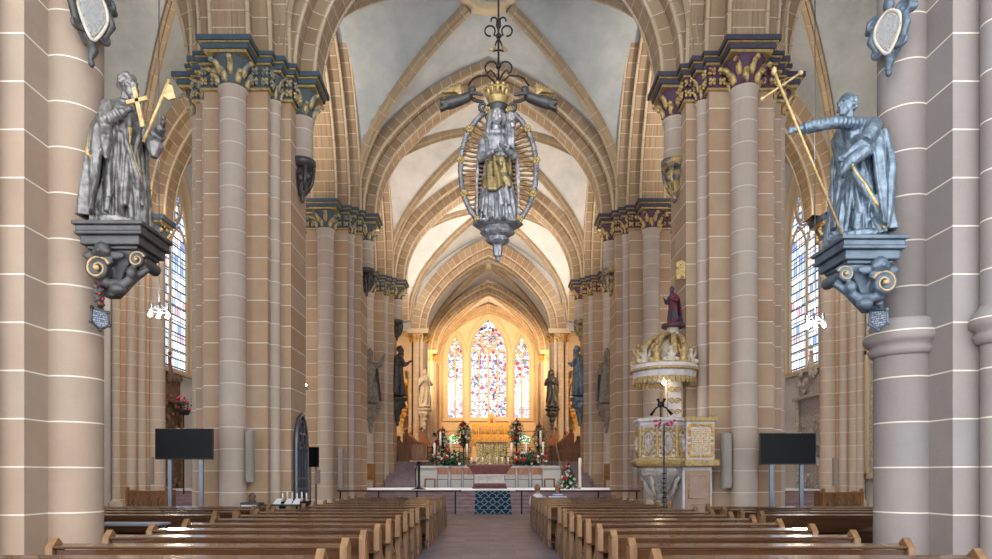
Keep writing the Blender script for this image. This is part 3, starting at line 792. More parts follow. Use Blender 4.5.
for i, x in enumerate((-3.4, 3.4)):
    o = MB(); loop = [(x-.75, 4.6), (x-.75, 5.3)]+[(x-.75+1.5*k/10, 5.3+.35*math.sin(PI*k/10)) for k in range(1, 10)]+[(x+.75, 5.3), (x+.75, 4.6)]
    bar2d(o, put, loop, .16, -.12, .02, 0, True); w_ = struct(o.obj('window_%d' % (16+i), M['rib']))
    w_['label'] = 'low wide window with a curved top, %s of the golden altarpiece' % ('left' if x < 0 else 'right')
    g = MB(); g.loft([[put(u, z, -.03) for u, z in loop], [put(u, z, -.01) for u, z in loop]], 0, False); g.obj('glass_pane', M['lowglass'], w_)

# ---- chancel platform, steps
mb = MB()
for k in range(6):
    mb.box(-16, 16, 27.6+k*.45, 39.5, .15*k, .15*(k+1))
struct(mb.obj('floor_steps', M['step']))
mb = MB(); mb.box(-15.9, 15.9, 30.0, 39.4, .9, .915); struct(mb.obj('floor_podium', M['podium']))
mb = MB(); mb.box(-15.9, 15.9, 29.82, 35.6, .9, .93); struct(mb.obj('trim_9', M['podedge']))
mb = MB(); mb.box(-16, 16, 39.7, 66, 0, 2.4); struct(mb.obj('floor_choir', M['step']))
mb = MB()
for s in (-1, 1):
    for k in range(9): mb.box(min(s*4.05, s*5.75), max(s*4.05, s*5.75), 37.0+k*.3, 39.8, .9, .9+(k+1)*1.5/9)
    mb.box(min(s*5.75, s*12), max(s*5.75, s*12), 39.2, 39.8, .9, 2.4)
struct(mb.obj('floor_stairs', M['step']))
mb = MB(); mb.box(-4.05, 4.05, 37.5, 39.7, .9, 2.08); mb.box(-4.12, 4.12, 37.42, 38.2, 2.0, 2.12)
w = struct(mb.obj('wall_chancel', M['wall']))
# stair carpet
mb = MB(); x0, x1 = -.58, .96
for k in range(6):
    y = 27.6+k*.45; z = .15*(k+1)
    mb.box(x0, x1, y-.012, y, z-.15, z+.012); mb.box(x0, x1, y, y+.45, z, z+.012)
mb.box(x0, x1, 26.9, 27.6, 0, .012); mb.box(x0, x1, 30.3, 30.32, .93, .94)
tag(mb.obj('stair_carpet', M['carpet']), 'blue patterned carpet running up the middle of the altar steps', 'carpet')
# ================================================================== PEWS
def pew_meshes(x0, x1):
    """pew standing at y=0 (back), seat towards +y"""
    d = {}
    L = x1-x0
    def end():
        mb = MB()
        pr = [(-.10, 0), (.46, 0), (.48, .38), (.44, .46), (.30, .50), (.17, .58), (.10, .70), (.10, .885), (0, .975), (-.10, .885)]
        mb.loft([[(x, yy, z) for yy, z in pr] for x in (-.036, .036)], 0, False)
        return mb
    d['end_panel'] = cached('pewend', lambda: end().mesh('end_panel', [M['pewend']]))
    def inlay():
        mb = MB(); mb.loft([[(sx, -.05, .2), (sx, .05, .2), (sx, .055, .84), (sx, 0, .90), (sx, -.055, .84)] for sx in (-.042, .042)], 0, False); return mb.mesh('inlay', [M['carved']])
    d['inlay'] = cached('pewinl', inlay)
    k = 'pew%.2f' % L
    def m_seat():
        mb = MB(); mb.box(0, L, .06, .46, .43, .465); mb.box(0, L, .08, .11, .30, .43); return mb.mesh('seat', [M['pew']])
    def m_back():
        mb = MB(); mb.loft([[(x, -.01, .30), (x, .02, .30), (x, -.03, .86), (x, -.06, .86)] for x in (0, L)], 0, False); mb.box(0, L, -.035, -.012, .52, .60); return mb.mesh('backrest', [M['pew']])
    def m_rail():
        mb = MB(); mb.loft([[(x, -.09, .885), (x, -.08, .897), (x, .03, .915), (x, .045, .90), (x, .02, .885), (x, -.08, .87)] for x in (0, L)], 0, False); return mb.mesh('top_rail', [M['pewtop']])
    def m_kn():
        mb = MB(); mb.loft([[(x, -.42, .17), (x, -.22, .19), (x, -.22, .165), (x, -.42, .145)] for x in (0, L)], 0, False)
        for x in (.05, L/2, L-.05): mb.box(x-.02, x+.02, -.4, -.03, .0, .15)
        return mb.mesh('kneeler', [M['pew']])
    d['seat'] = cached(k+'s', m_seat); d['backrest'] = cached(k+'b', m_back); d['top_rail'] = cached(k+'r', m_rail); d['kneeler'] = cached(k+'k', m_kn)
    def m_shelf():
        mb = MB(); mb.box(0, L, -.22, -.03, .62, .64); return mb.mesh('book_shelf', [M['pew']])
    d['book_shelf'] = cached(k+'h', m_shelf)
    return d
def make_pew(x0, x1, y, label, group):
    t = thing('church_pew', label, 'pew', (x0, y, 0), 0, group); d = pew_meshes(x0, x1)
    for x in (0.036, x1-x0-.036):
        p = mobj('end_panel', d['end_panel'], t); p.location = (x, 0, 0)
        mobj('inlay', d['inlay'], p)
    for k in ('seat', 'backrest', 'top_rail', 'kneeler', 'book_shelf'):
        o = mobj(k, d[k], t); 
    return t
def ordinal(i): return ['first', 'second', 'third', 'fourth', 'fifth', 'sixth', 'seventh', 'eighth', 'ninth', 'tenth'][i]
rows1 = [5.71+.973*i for i in range(9)]
rows2 = [14.76+.957*i for i in range(7)]
for s in (-1, 1):
    sd = 'left' if s < 0 else 'right'
    xi = 1.39; xo = 4.36 if s < 0 else 4.2
    for i, y in enumerate(rows1):
        a, b = (-xo, -xi) if s < 0 else (xi, xo)
        make_pew(a, b, y, 'nearer block oak pew %s of the aisle, %s counted from the viewer' % (sd, ordinal(i)), 'pews in the nearer %s block' % sd)
    xo = 4.1 if s < 0 else 4.0
    for i, y in enumerate(rows2):
        a, b = (-xo, -1.30) if s < 0 else (1.30, xo)
        if s > 0 and y > 16.3: b = 3.9
        make_pew(a, b, y, 'farther block oak pew %s of the aisle, %s back from the altar' % (sd, ordinal(len(rows2)-1-i)), 'pews in the farther %s block' % sd)
    for i, y in enumerate([11.75, 12.7, 13.65, 14.6]):
        a, b = (-9.3, -4.75) if s < 0 else (4.75, 9.3)
        make_pew(a, b, y, 'oak pew between the %s piers under the arcade, %s row from the viewer' % (sd, ordinal(i)), 'pews between the %s piers' % sd)
# ================================================================== FIGURES
def fig(mb, H=1.8, seed=0, lean=0, robe_w=.27, hem=.34, folds=11, amp=.10, head_turn=0.0, hair='curly', beard=False, arms=(), cloak=True, bald=False, crown=False, detail=1, torso=1.0, apron=False, copen=.42):
    """robed standing figure facing +x, one heap of closed pieces to be fused by a remesh"""
    k = H/1.8; rr = random.Random(seed); ph = rr.uniform(0, 6)
    seg = 64 if detail else 28; n = 30 if detail else 14
    rings = []
    for i in range(n+1):
        z = i/n*1.50
        t = z/1.5
        wy = hem+(robe_w*.78-hem)*min(1, t*1.6) if t < .62 else robe_w*.78+(robe_w*1.0-robe_w*.78)*min(1, (t-.62)/.22)
        if t > .9: wy *= 1-.62*((t-.9)/.1)**1.3
        wx = wy*.78
        am = amp*(1.15-t)**1.0 if t < .85 else amp*.25
        sway = .05*math.sin(t*3.0+ph)
        rg = []
        for j in range(seg):
            a = 2*PI*j/seg
            f = 1+am*math.sin(folds*a+2.2*math.sin(t*4+ph+a))+am*.6*math.sin(folds*.5*a+5*t+ph)+am*.5*math.sin(23*a+9*t)
            f += .10*(max(0, math.cos(a-.5))**6)*math.exp(-((t-.33)/.13)**2)*2   # advanced knee
            rg.append(((wx*f*math.cos(a)+lean*t)*k, (wy*f*math.sin(a)+sway*.6)*k, z*k))
        rings.append(rg)
    mb.loft(rings)
    hy = .05*math.sin(3.0+ph)*.6*k
    bx = lean*k
    # shoulders, neck, head
    mb.ball((bx, hy, 1.36*k), (.14*k*torso, .235*k*torso, .13*k), 16, 10)
    mb.ball((bx+.02*k, hy, 1.2*k), (.15*k, .2*k, .2*k), 16, 10)
    nx = bx+.03*k
    mb.tube([(nx-.01*k, hy, 1.40*k), (nx+.02*k, hy, 1.60*k)], [.075*k, .058*k], 12)
    hc = Vector((nx+.045*k, hy, 1.66*k)); ct, st = math.cos(head_turn), math.sin(head_turn); kb = k; k = k*1.17
    mb.torus((nx-.01*kb, hy, 1.45*kb), .10*kb, .045*kb, 18, 8)
    def hp(x, y, z): return (hc.x+(x*ct-y*st)*k, hc.y+(x*st+y*ct)*k, hc.z+z*k)
    def hb(x, y, z, r, sg=10): mb.ball(hp(x, y, z), (r[0]*k, r[1]*k, r[2]*k), sg, 8)
    hb(0, 0, .02, (.098, .078, .105), 16); hb(.045, 0, -.055, (.055, .056, .06)); hb(.072, 0, -.092, (.028, .03, .024))
    hb(.1, 0, -.005, (.026, .016, .034)); hb(.108, 0, -.02, (.018, .02, .014)); hb(.082, .03, .035, (.02, .026, .012)); hb(.082, -.03, .035, (.02, .026, .012))
    hb(.092, 0, -.06, (.014, .026, .008)); hb(0, .08, 0, (.02, .012, .03)); hb(0, -.08, 0, (.02, .012, .03))
    if hair == 'curly':
        for i in range(34):
            a = rr.uniform(0.6, 2*PI-.6); e = rr.uniform(-.6, 1.3)
            hb(.092*math.cos(a)*math.cos(e)-.012, .085*math.sin(a)*math.cos(e), .03+.10*math.sin(e), (.03, .03, .03), 7)
    elif hair == 'short':
        hb(-.015, 0, .035, (.1, .086, .108), 14)
        for i in range(16):
            a = rr.uniform(1.0, 2*PI-1.0); hb(.09*math.cos(a)-.01, .082*math.sin(a), rr.uniform(-.03, .07), (.024, .024, .024), 6)
    elif hair == 'long':
        for sgn in (-1, 1):
            for q in range(3):
                pts = [hp(-.03+.02*q, sgn*(.06+.012*q), .08), hp(-.04+.03*q, sgn*.095, -.02), hp(-.03+.03*q, sgn*(.10+.015*math.sin(q)), -.14), hp(0+.02*q, sgn*(.13), -.27)]
                mb.tube(pts, [.03*k, .035*k, .034*k, .02*k], 7)
        hb(-.02, 0, .03, (.1, .09, .11), 14)
    if beard:
        hb(.085, 0, -.12, (.03, .036, .045)); hb(.09, 0, -.17, (.018, .022, .05))
    if crown:
        for i in range(10):
            a = 2*PI*i/10; mb.ball(hp(.09*math.cos(a), .09*math.sin(a), .16), (.018*k, .018*k, .05*k), 6, 5)
        mb.lathe([(.085*k, .07*k), (.1*k, .09*k), (.1*k, .14*k), (.085*k, .14*k)], 16, tuple(hc))
    k = kb
    for i in range(9 if detail else 5):
        a0 = rr.uniform(-1.5, 1.5); a1 = a0+rr.uniform(-.7, .7); z0_ = rr.uniform(.7, 1.1); z1_ = rr.uniform(.06, .3); pts = []
        for j in range(7):
            q = j/6; a = a0+(a1-a0)*q; z = z0_+(z1_-z0_)*q; w = (robe_w*.8+(hem-robe_w*.8)*q)*1.03
            pts.append(((w*.8*math.cos(a)+lean*z/1.5)*k, w*math.sin(a)*k, z*k))
        mb.tube(pts, [.012*k, .024*k, .03*k, .032*k, .034*k, .036*k, .03*k], 8)
    if cloak:
        # cloak: thick shell round the back and shoulders, open at the front
        m = 26 if detail else 14; nn = 16 if detail else 9; vi = []; 
        for sgn_r in (1.0, .86):
            for i in range(nn+1):
                t = i/nn; z = 1.47-1.40*t
                for j in range(m+1):
                    a = PI*copen+(2*PI-PI*2*copen)*j/m
                    wr = (.20+.12*min(1, t*4)+.09*t)*(1+amp*.9*t*math.sin(7*a+3*t+ph)+.3*amp*math.sin(15*a+ph))
                    if t < .08: wr *= .5+.5*t/.08
                    q = wr*sgn_r
                    vi.append(((q*.82*math.cos(a)+lean*(1-t)-.02)*k, (q*math.sin(a))*k, z*k))
        W = m+1; S = (nn+1)*W; fs = []
        for i in range(nn):
            for j in range(m):
                a = i*W+j; fs.append((a, a+1, a+W+1, a+W)); fs.append((S+a, S+a+W, S+a+W+1, S+a+1))
        for i in range(nn):
            a = i*W; fs.append((a, a+W, S+a+W, S+a)); a = i*W+m; fs.append((a, S+a, S+a+W, a+W))
        for j in range(m):
            fs.append((j, S+j, S+j+1, j+1)); a = nn*W+j; fs.append((a, a+1, S+a+1, S+a))
        mb.add(vi, fs, 0, True)
    for ar in arms: arm(mb, k, bx, hy, **ar)
    # feet
    for sgn in (-1, 1): mb.ball((.24*k, sgn*.10*k+hy*.3, .035*k), (.10*k, .045*k, .035*k), 10, 6)
def arm(mb, k, bx, hy, side=1, elbow=(0, 0, 0), hand=(0, 0, 0), sleeve=1.0, rings=0, grip=(0, 0, 1), fore_bare=False):
    sh_ = Vector((bx, hy+side*.2*k, 1.36*k)); e = Vector(elbow)*k; h = Vector(hand)*k
    mb.tube([sh_, sh_.lerp(e, .5), e], [.085*k*sleeve, .08*k*sleeve, .072*k*sleeve], 12)
    mb.ball(tuple(e), .072*k*sleeve, 10, 8)
    w = e.lerp(h, .86)
    mb.tube([e, e.lerp(w, .5), w], [.072*k*sleeve, .066*k*sleeve, (.034 if fore_bare else .05*sleeve)*k], 12)
    if rings:
        d = (w-sh_); 
        for i in range(rings):
            t = i/rings; p = sh_.lerp(e, min(1, t*2)) if t < .5 else e.lerp(w, (t-.5)*2)
            dd = (e-sh_) if t < .5 else (w-e); Mx = dd.to_track_quat('Z', 'Y').to_matrix()
            mb.torus(tuple(p), .066*k*sleeve, .02*k, 14, 6, 0, Mx)
    # palm and five fingers curled round a grip axis
    d = (h-w).normalized(); g = Vector(grip).normalized(); g = (g-d*g.dot(d)).normalized(); nrm = d.cross(g)
    pc = w+d*.055*k
    mb.tube([w-d*.02*k, w+d*.03*k, w+d*.085*k], [.03*k, .036*k, .034*k], 10)
    for i in range(4):
        b = w+d*.085*k+g*(.03-.02*i)*k; L = [.075, .085, .08, .062][i]*k
        mb.tube([b-d*.01*k, b+d*L*.42, b+d*L*.66+nrm*L*.34, b+d*L*.35+nrm*L*.62], [.0125*k, .0118*k, .0108*k, .009*k], 7)
    b = w+d*.03*k+g*.032*k
    mb.tube([b, b+g*.022*k+d*.02*k+nrm*.02*k, b+g*.01*k+d*.04*k+nrm*.045*k], [.014*k, .0125*k, .010*k], 7)
def fuse(o, vox, smooth=2):
    r = o.modifiers.new('fuse', 'REMESH'); r.mode = 'VOXEL'; r.voxel_size = vox; r.use_smooth_shade = True
    if smooth:
        s_ = o.modifiers.new('smooth', 'SMOOTH'); s_.iterations = smooth; s_.factor = .4
    return o
def console(parent, x0, x1, y0, y1, z, mat, gm, side):
    """moulded slab with volutes, cherub head; local coordinates"""
    mb = MB()
    for e, a, b in ((0, -.05, 0), (.0, -.05, -.05), (-.03, -.12, -.05), (-.02, -.16, -.12), (-.07, -.27, -.16), (-.12, -.31, -.27)):
        if b-a > .001: mb.box(x0-e, x1+e, y0-e, y1+e, z+a, z+b)
    o = mb.obj('console_slab', mat, parent); bevel(o, .012, 2)
    xs = (x0+x1)/2; ys = (y0+y1)/2
    v = MB(); gs = []
    # tapering bracket body
    zb = z-.31
    v.loft([[(x0+.16, y0+.16, zb), (x1-.14, y0+.16, zb), (x1-.14, y1-.12, zb), (x0+.16, y1-.12, zb)],
            [(x0+.2, y0+.25, zb-.25), (xs+.08, y0+.25, zb-.25), (xs+.08, y1-.2, zb-.25), (x0+.2, y1-.2, zb-.25)],
            [(x0+.2, ys-.08, zb-.52), (xs-.08, ys-.08, zb-.52), (xs-.08, ys+.08, zb-.52), (x0+.2, ys+.08, zb-.52)]], 0, False) if side < 0 else \
    v.loft([[(x0+.14, y0+.16, zb), (x1-.16, y0+.16, zb), (x1-.16, y1-.12, zb), (x0+.14, y1-.12, zb)],
            [(xs-.08, y0+.25, zb-.25), (x1-.2, y0+.25, zb-.25), (x1-.2, y1-.2, zb-.25), (xs-.08, y1-.2, zb-.25)],
            [(xs+.08, ys-.08, zb-.52), (x1-.2, ys-.08, zb-.52), (x1-.2, ys+.08, zb-.52), (xs+.08, ys+.08, zb-.52)]], 0, False)
    s = -side
    c1 = (xs+s*(-.16), y0+.13, zb-.24); c2 = (xs+s*.27, y0+.2, zb-.11)
    for c, q in ((c1, .15), (c2, .10)):
        v.spiral(c, q, 1.7, (s, 0, 0), (0, 0, 1), q*.36, 0, 0.3, 24, None, 8); g = MB(); g.spiral((c[0], c[1]-q*.3, c[2]), q, 1.7, (s, 0, 0), (0, 0, 1), q*.1, 0, 0.3, 24); g.ball((c[0], c[1]-q*.35, c[2]), q*.22); gs.append(g)
        v.tube([(c[0], c[1]-.02, c[2]), (c[0], c[1]+.45, c[2])], q*.75, 12)
    v.tube([(c1[0]-s*.02, y0+.2, c1[2]-.14), (xs+s*.1, y0+.2, zb-.42), (xs+s*.22, y0+.25, zb-.30), (c2[0]+s*.08, y0+.3, c2[2]-.08)], [.05, .075, .06, .04], 8)
    v.ball((xs-s*.1, y0+.10, zb-.02), (.1, .09, .1), 12, 9); v.ball((xs-s*.1, y0+.02, zb-.05), (.03, .03, .03), 8, 6)
    for a in (-1, 1): v.ball((xs-s*.1+a*.07, y0+.08, zb-.05), .045, 8, 6); v.ball((xs-s*.1+a*.16, y0+.12, zb-.08), (.1, .03, .055), 10, 6)
    v.ball((xs+s*.2, y0+.2, zb-.27), (.07, .07, .08)); v.ball((xs+s*.05, y0+.16, zb-.48), (.1, .08, .07))
    fuse(v.obj('volutes', mat, o), .014, 1)
    for g in gs: g.obj('gilt_scroll', gm, o)
    return o
def hem_(g, pts, r, t, body):
    pp = []
    for a, c in zip(pts[:-1], pts[1:]):
        for i in range(8): pp.append(Vector(a).lerp(Vector(c), i/8))
    g.tube(pp+[Vector(pts[-1])], r*1.5, 6); o = g.obj('gilt_hem', M['gold'], t)
    w_ = o.modifiers.new('wrap', 'SHRINKWRAP'); w_.target = body; w_.offset = .006; w_.wrap_mode = 'ABOVE_SURFACE'; return o
# ---- near left statue
t = thing('saint_statue', 'dark carved bearded saint holding a gold cross and a gold-headed axe on a bracket', 'statue', (-4.60, 8.35, 4.66), 0, None)
b = MB(Matrix.Rotation(-.35, 4, 'Z'))
fig(b, H=1.86, seed=3, lean=0.10, robe_w=.25, hem=.29, folds=9, amp=.19, head_turn=-.1, hair='curly', beard=True, cloak=True, arms=[dict(side=-1, elbow=(.14, -.33, 1.12), hand=(.37, -.20, 1.27), sleeve=1.05, rings=7, grip=(.1, 0, 1)),
    dict(side=1, elbow=(.34, .20, 1.08), hand=(.58, .10, 1.22), sleeve=1.1, rings=4, grip=(.3, 0, 1))])
b.tube([(.12, -.30, 1.15), (.18, -.34, .95), (.14, -.30, .72)], [.07, .08, .03], 10)
b.tube([(.40, .14, 1.10), (.50, .08, .98), (.50, .06, .84)], [.08, .10, .04], 10)
b.tube([(.12, -.1, 1.3), (.24, -.06, .9), (.30, .0, .62), (.24, .08, .35)], [.03, .04, .05, .03], 8)
b.lathe([(.33, -.02), (.33, .06), (.2, .1)], 24)
body = fuse(b.obj('body', M['statue'], t), .011, 1)
for pts, r in (([(-.04, -.22, 1.46), (-.09, -.31, 1.3), (-.10, -.35, 1.0), (-.10, -.36, .8), (-.02, -.36, .74)], .013), ([(.24, -.08, 1.2), (.30, -.07, .95), (.36, -.03, .68), (.34, .03, .55)], .011)):
    g = MB(Matrix.Rotation(-.35, 4, 'Z')); hem_(g, pts, r, t, body)
def P(px, py, Y): return Vector(((px-VX)*Y/FPX, Y, EYE+(VY-py)*Y/FPX))
cx = thing('gold_cross', 'small gold cross held upright against the chest of the bearded saint statue', 'cross', P(138.5, 106, 7.93))
b = MB(Matrix.Rotation(-.22, 4, 'Y')); b.box(-.026, .026, -.02, .02, -.26, .22); b.box(-.13, .13, -.02, .02, .04, .09); bevel(b.obj('cross_bars', M['golds'], cx), .006)
ax = thing('gilded_axe', 'long-handled axe with pale gold blade held by the bearded saint statue', 'axe', P(156, 112, 8.0))
b = MB(); b.tube([(-.15, 0, -.36), (.16, 0, .38)], .021, 8); b.obj('handle', M['golds'], ax)
b = MB(); b.loft([[(.07, y, .20), (.12, y, .33), (.20, y, .31), (.24, y, .16), (.16, y, .14)] for y in (-.015, .015)], 0, False); b.obj('blade', M['golds'], ax)
con = thing('statue_bracket', 'dark carved wall bracket with scrolls and gilt edges under the bearded saint', 'bracket', (0, 0, 0))
console(con, -4.98, -4.13, 7.98, 8.78, 4.645, M['darkwood'], M['golds'], -1)
# ---- near right statue
t = thing('saint_statue', 'blue-grey carved short-haired saint reaching out one arm to hold a long spear', 'statue', (4.58, 8.35, 4.50), PI)
b = MB(Matrix.Rotation(.30, 4, 'Z'))
fig(b, H=1.83, seed=8, lean=.04, robe_w=.25, hem=.28, folds=8, amp=.20, head_turn=.1, hair='short', beard=False, arms=[dict(side=1, elbow=(.46, .14, 1.33), hand=(.87, -.05, 1.27), sleeve=.86, rings=16, grip=(.3, 0, 1)),
    dict(side=-1, elbow=(.16, .30, 1.06), hand=(.36, .20, .92), sleeve=1.0, rings=0, grip=(0, 0, 1))])
b.tube([(.0, .26, 1.34), (.12, .34, 1.18), (.22, .34, 1.06)], [.10, .095, .08], 12)
b.tube([(.0, .24, 1.05), (.20, .30, .96), (.36, .26, .84), (.42, .16, .70)], [.07, .085, .07, .03], 10)
b.tube([(-.15, .26, 1.3), (-.2, .32, .9), (-.18, .31, .4), (-.12, .31, .08)], [.05, .06, .07, .05], 10)
b.tube([(.3, .2, .85), (.2, .30, .55), (.02, .33, .3), (-.08, .33, .05)], [.035, .05, .06, .045], 10)
b.lathe([(.33, -.02), (.33, .05), (.2, .08)], 24)
body = fuse(b.obj('body', M['statueb'], t), .011, 1)
for pts, r in (([(-.06, .24, 1.5), (-.18, .30, 1.44), (-.24, .34, 1.28)], .012), ([(.36, .28, .80), (.22, .36, .55), (.07, .39, .3), (-.02, .385, .03)], .012)):
    g = MB(Matrix.Rotation(.30, 4, 'Z')); hem_(g, pts, r, t, body)
sp_ = thing('long_spear', 'long pale gold cross-topped spear slanting down in the outstretched hand of the right statue', 'spear', (0, 0, 0))
b = MB(); a0 = P(774, 71, 7.75); a1 = P(842, 234, 8.03); b.tube([a0, a1], .016, 8); b.obj('shaft', M['golds'], sp_)
b = MB(); q0 = P(762, 99, 7.8); q1 = P(800.5, 73, 7.8); b.tube([q0, q1], .013, 8); b.ball(tuple(q1), .03); b.ball(tuple(q0), .024); b.ball(tuple(a0), (.03, .03, .05)); b.obj('crossbar', M['golds'], sp_)
con = thing('statue_bracket', 'blue-grey carved wall bracket with scrolls and gilt edges under the spear saint', 'bracket', (0, 0, 0))
console(con, 4.22, 5.02, 7.98, 8.78, 4.47, M['bracketb'], M['golds'], 1)
# ---- cartouches and coat of arms pendants
def cartouche(name, label, c, n, up_tilt, mat, w=.36, h=.62, seed=1):
    """baroque shield: n = outward facing direction; built in local x (right), z (up), -y outward"""
    rz = math.atan2(n[0], -n[1]); t = thing(name, label, 'cartouche', c, rz)
    pts = []
    for i in range(28):
        a = 2*PI*i/28; rx = w/2*(1+.08*math.sin(3*a)); zz = h/2*math.sin(a); taper = 1 if zz > 0 else 1-.55*(abs(zz)/(h/2))**1.5
        pts.append((rx*math.cos(a)*taper, zz))
    b = MB(); b.loft([[(x, -.05, z) for x, z in pts], [(x*.85, -.075, z*.85) for x, z in pts]], 0, False); b.obj('shield', M['inscr'] if name != 'coat_of_arms' else M['red'], t)
    b = MB(); ring = [(x*1.04, -.06, z*1.04) for x, z in pts]; b.tube(ring+[ring[0]], .022, 6); b.obj('rim', M['stonestat'], t)
    v = MB(); rr = random.Random(seed)
    v.loft([[(x*1.2, .08, z*1.15) for x, z in pts], [(x*1.2, -.03, z*1.15) for x, z in pts]], 0, False)
    for sx in (-1, 1):
        v.spiral((sx*w*.62, -.04, h*.40), .10, 1.5, (sx, 0, 0), (0, 0, -1), .035, 0, PI, 16); v.spiral((sx*w*.5, -.03, -h*.32), .08, 1.4, (sx, 0, 0), (0, 0, 1), .03, 0, PI, 16)
        v.tube([(sx*w*.6, -.03, h*.3), (sx*w*.72, -.05, 0), (sx*w*.5, -.03, -h*.3)], [.04, .05, .03], 8)
        v.ball((sx*w*.8, 0, h*.36), (.09, .05, .06), 8, 6)
    v.ball((0, -.04, h*.68), (.07, .06, .1), 10, 7); v.spiral((.0, -.04, h*.86), .06, 1.2, (1, 0, 0), (0, 0, 1), .025)
    v.tube([(0, -.02, -h*.55), (.02, -.05, -h*.72), (-.02, -.04, -h*.92)], [.05, .06, .03], 8); v.ball((0, -.04, -h*.98), (.04, .04, .05), 8, 6)
    fuse(v.obj('scrollwork', mat, t), .013, 1)
    return t
cartouche('cartouche', 'dark scrolled shield-shaped inscription panel high above the bearded saint statue', (-4.93, 8.28, 7.28), (.90, -.44), 0, M['darkwood'])
cartouche('cartouche', 'blue-grey scrolled shield-shaped inscription panel high above the spear saint statue', (4.97, 8.28, 7.05), (-.88, -.47), 0, M['bracketb'], w=.31, h=.5, seed=2)
def pendant(s, label, c, rz, mat):
    t = thing('coat_of_arms', label, 'ornament', c, rz); t.scale = (.8, .8, .8)
    v = MB(); rr = random.Random(5)
    for i in range(16):
        z = -.02-.42*i/16; v.ball((rr.uniform(-.05, .05)*(1.4-i/16), -.04+rr.uniform(-.03, .03), z), (rr.uniform(.04, .07), .04, rr.uniform(.03, .05)), 8, 6)
    fuse(v.obj('foliage_drop', mat, t), .012, 1)
    v = MB()
    for i in range(5): v.ball(((i % 2)*.05-.02, -.08, -.08-.075*i), .022, 7, 5)
    v.obj('rosettes', M['red'], t)
    v = MB(); v.loft([[(-.11, y, -.46), (.11, y, -.50), (.12, y, -.68), (0, y, -.76), (-.12, y, -.66)] for y in (-.06, .02)], 0, False); p = v.obj('inscription_plate', M['inscrd'], t); bevel(p, .015)
    v = MB(); pts = [(-.12, -.06, -.45), (.12, -.06, -.49), (.135, -.06, -.69), (0, -.06, -.78), (-.135, -.06, -.67), (-.12, -.06, -.45)]; v.tube(pts, .02, 6)
    for p_ in pts: v.ball(p_, .032, 7, 5)
    v.obj('plate_frame', mat, p)
pendant(-1, 'small painted coat of arms and inscribed plate hanging under the left statue bracket', (-4.80, 8.24, 4.0), .95, M['darkwood'])
pendant(1, 'small painted coat of arms and inscribed plate hanging under the right statue bracket', (4.82, 8.24, 4.0), -.95, M['bracketb'])
M['facesilver'] = mat_plain('polished_silver_face', sc(182, 180, 180), .32, .35, 6, .08, .1, .6)
M['apron'] = mat_gilded('gilded_cloth', sc(92, 82, 66), (.46, .34, .15), .45, 6, .5, .35)
M['ray'] = mat_plain('dull_gilt_rays', sc(150, 118, 84), .5, .35, 10, .4, .3)
# ================================================================== HANGING MADONNA
HY = 14.0; hx = (498.5-VX)*HY/FPX
def hz(py): return EYE+(VY-py)*HY/FPX
t = thing('hanging_madonna', 'crowned silver and gold Madonna with child in a ray-filled oval, hung from the vault', 'statue', (hx, HY, 0))
zc0, zc1 = hz(230), hz(109); zm = (zc0+zc1)/2; hh = (zc1-zc0)/2; hw = 38*HY/FPX
def mandorla(k=1.0, n=48):
    out = []
    for i in range(n):
        a = 2*PI*i/n; c, s_ = math.cos(a), math.sin(a)
        out.append((k*hw*math.copysign(abs(c)**1.08, c), 0, zm+k*hh*s_*(1.0 if True else 1)))
    return out
ring = mandorla()
b = MB(); n = 220
for ph in (0, PI*2/3, PI*4/3):
    pts = []
    for i in range(n+1):
        a = 2*PI*i/n; c, s_ = math.cos(a), math.sin(a); tw = 40*a+ph
        rx = hw+.035*math.cos(tw); rz = hh+.035*math.cos(tw)
        pts.append((rx*c, .04*math.sin(tw), zm+rz*s_))
    b.tube(pts, .03, 6)
b.obj('oval_frame', M['silver'], t)
for i in range(11):
    a = PI/2+2*PI*(i+.5)/11
    if abs(math.sin(a)) > .97: continue
    b = MB(); p = (hw*math.cos(a), -.05, zm+hh*math.sin(a))
    for j in range(6): b.ball((p[0]+.05*math.cos(j*PI/3), p[1], p[2]+.05*math.sin(j*PI/3)), .04, 7, 5)
    b.ball((p[0], p[1]-.03, p[2]), .04, 7, 5); b.obj('gilt_rosette', M['gold'], t)
for i in range(46):
    sd_ = 1 if i < 23 else -1; u_ = -.93+1.86*(i % 23)/22
    xe = sd_*hw*.98*math.sqrt(1-u_*u_*.98); ze = zm+hh*u_; x0 = sd_*hw*.28*(1 if abs(u_) < .7 else .6); z0 = zm+hh*u_*.80
    b = MB(); pts = []; d_ = Vector((xe-x0, ze-z0)).normalized()
    for k in range(8):
        q = k/7; wv = .012*math.sin(q*PI*4)*(i % 2); pts.append((x0+(xe-x0)*q-wv*d_.y, .05, z0+(ze-z0)*q+wv*d_.x))
    b.tube(pts, [.03]*5+[.026, .024, .022], 6); b.obj('ray', M['ray'], t)
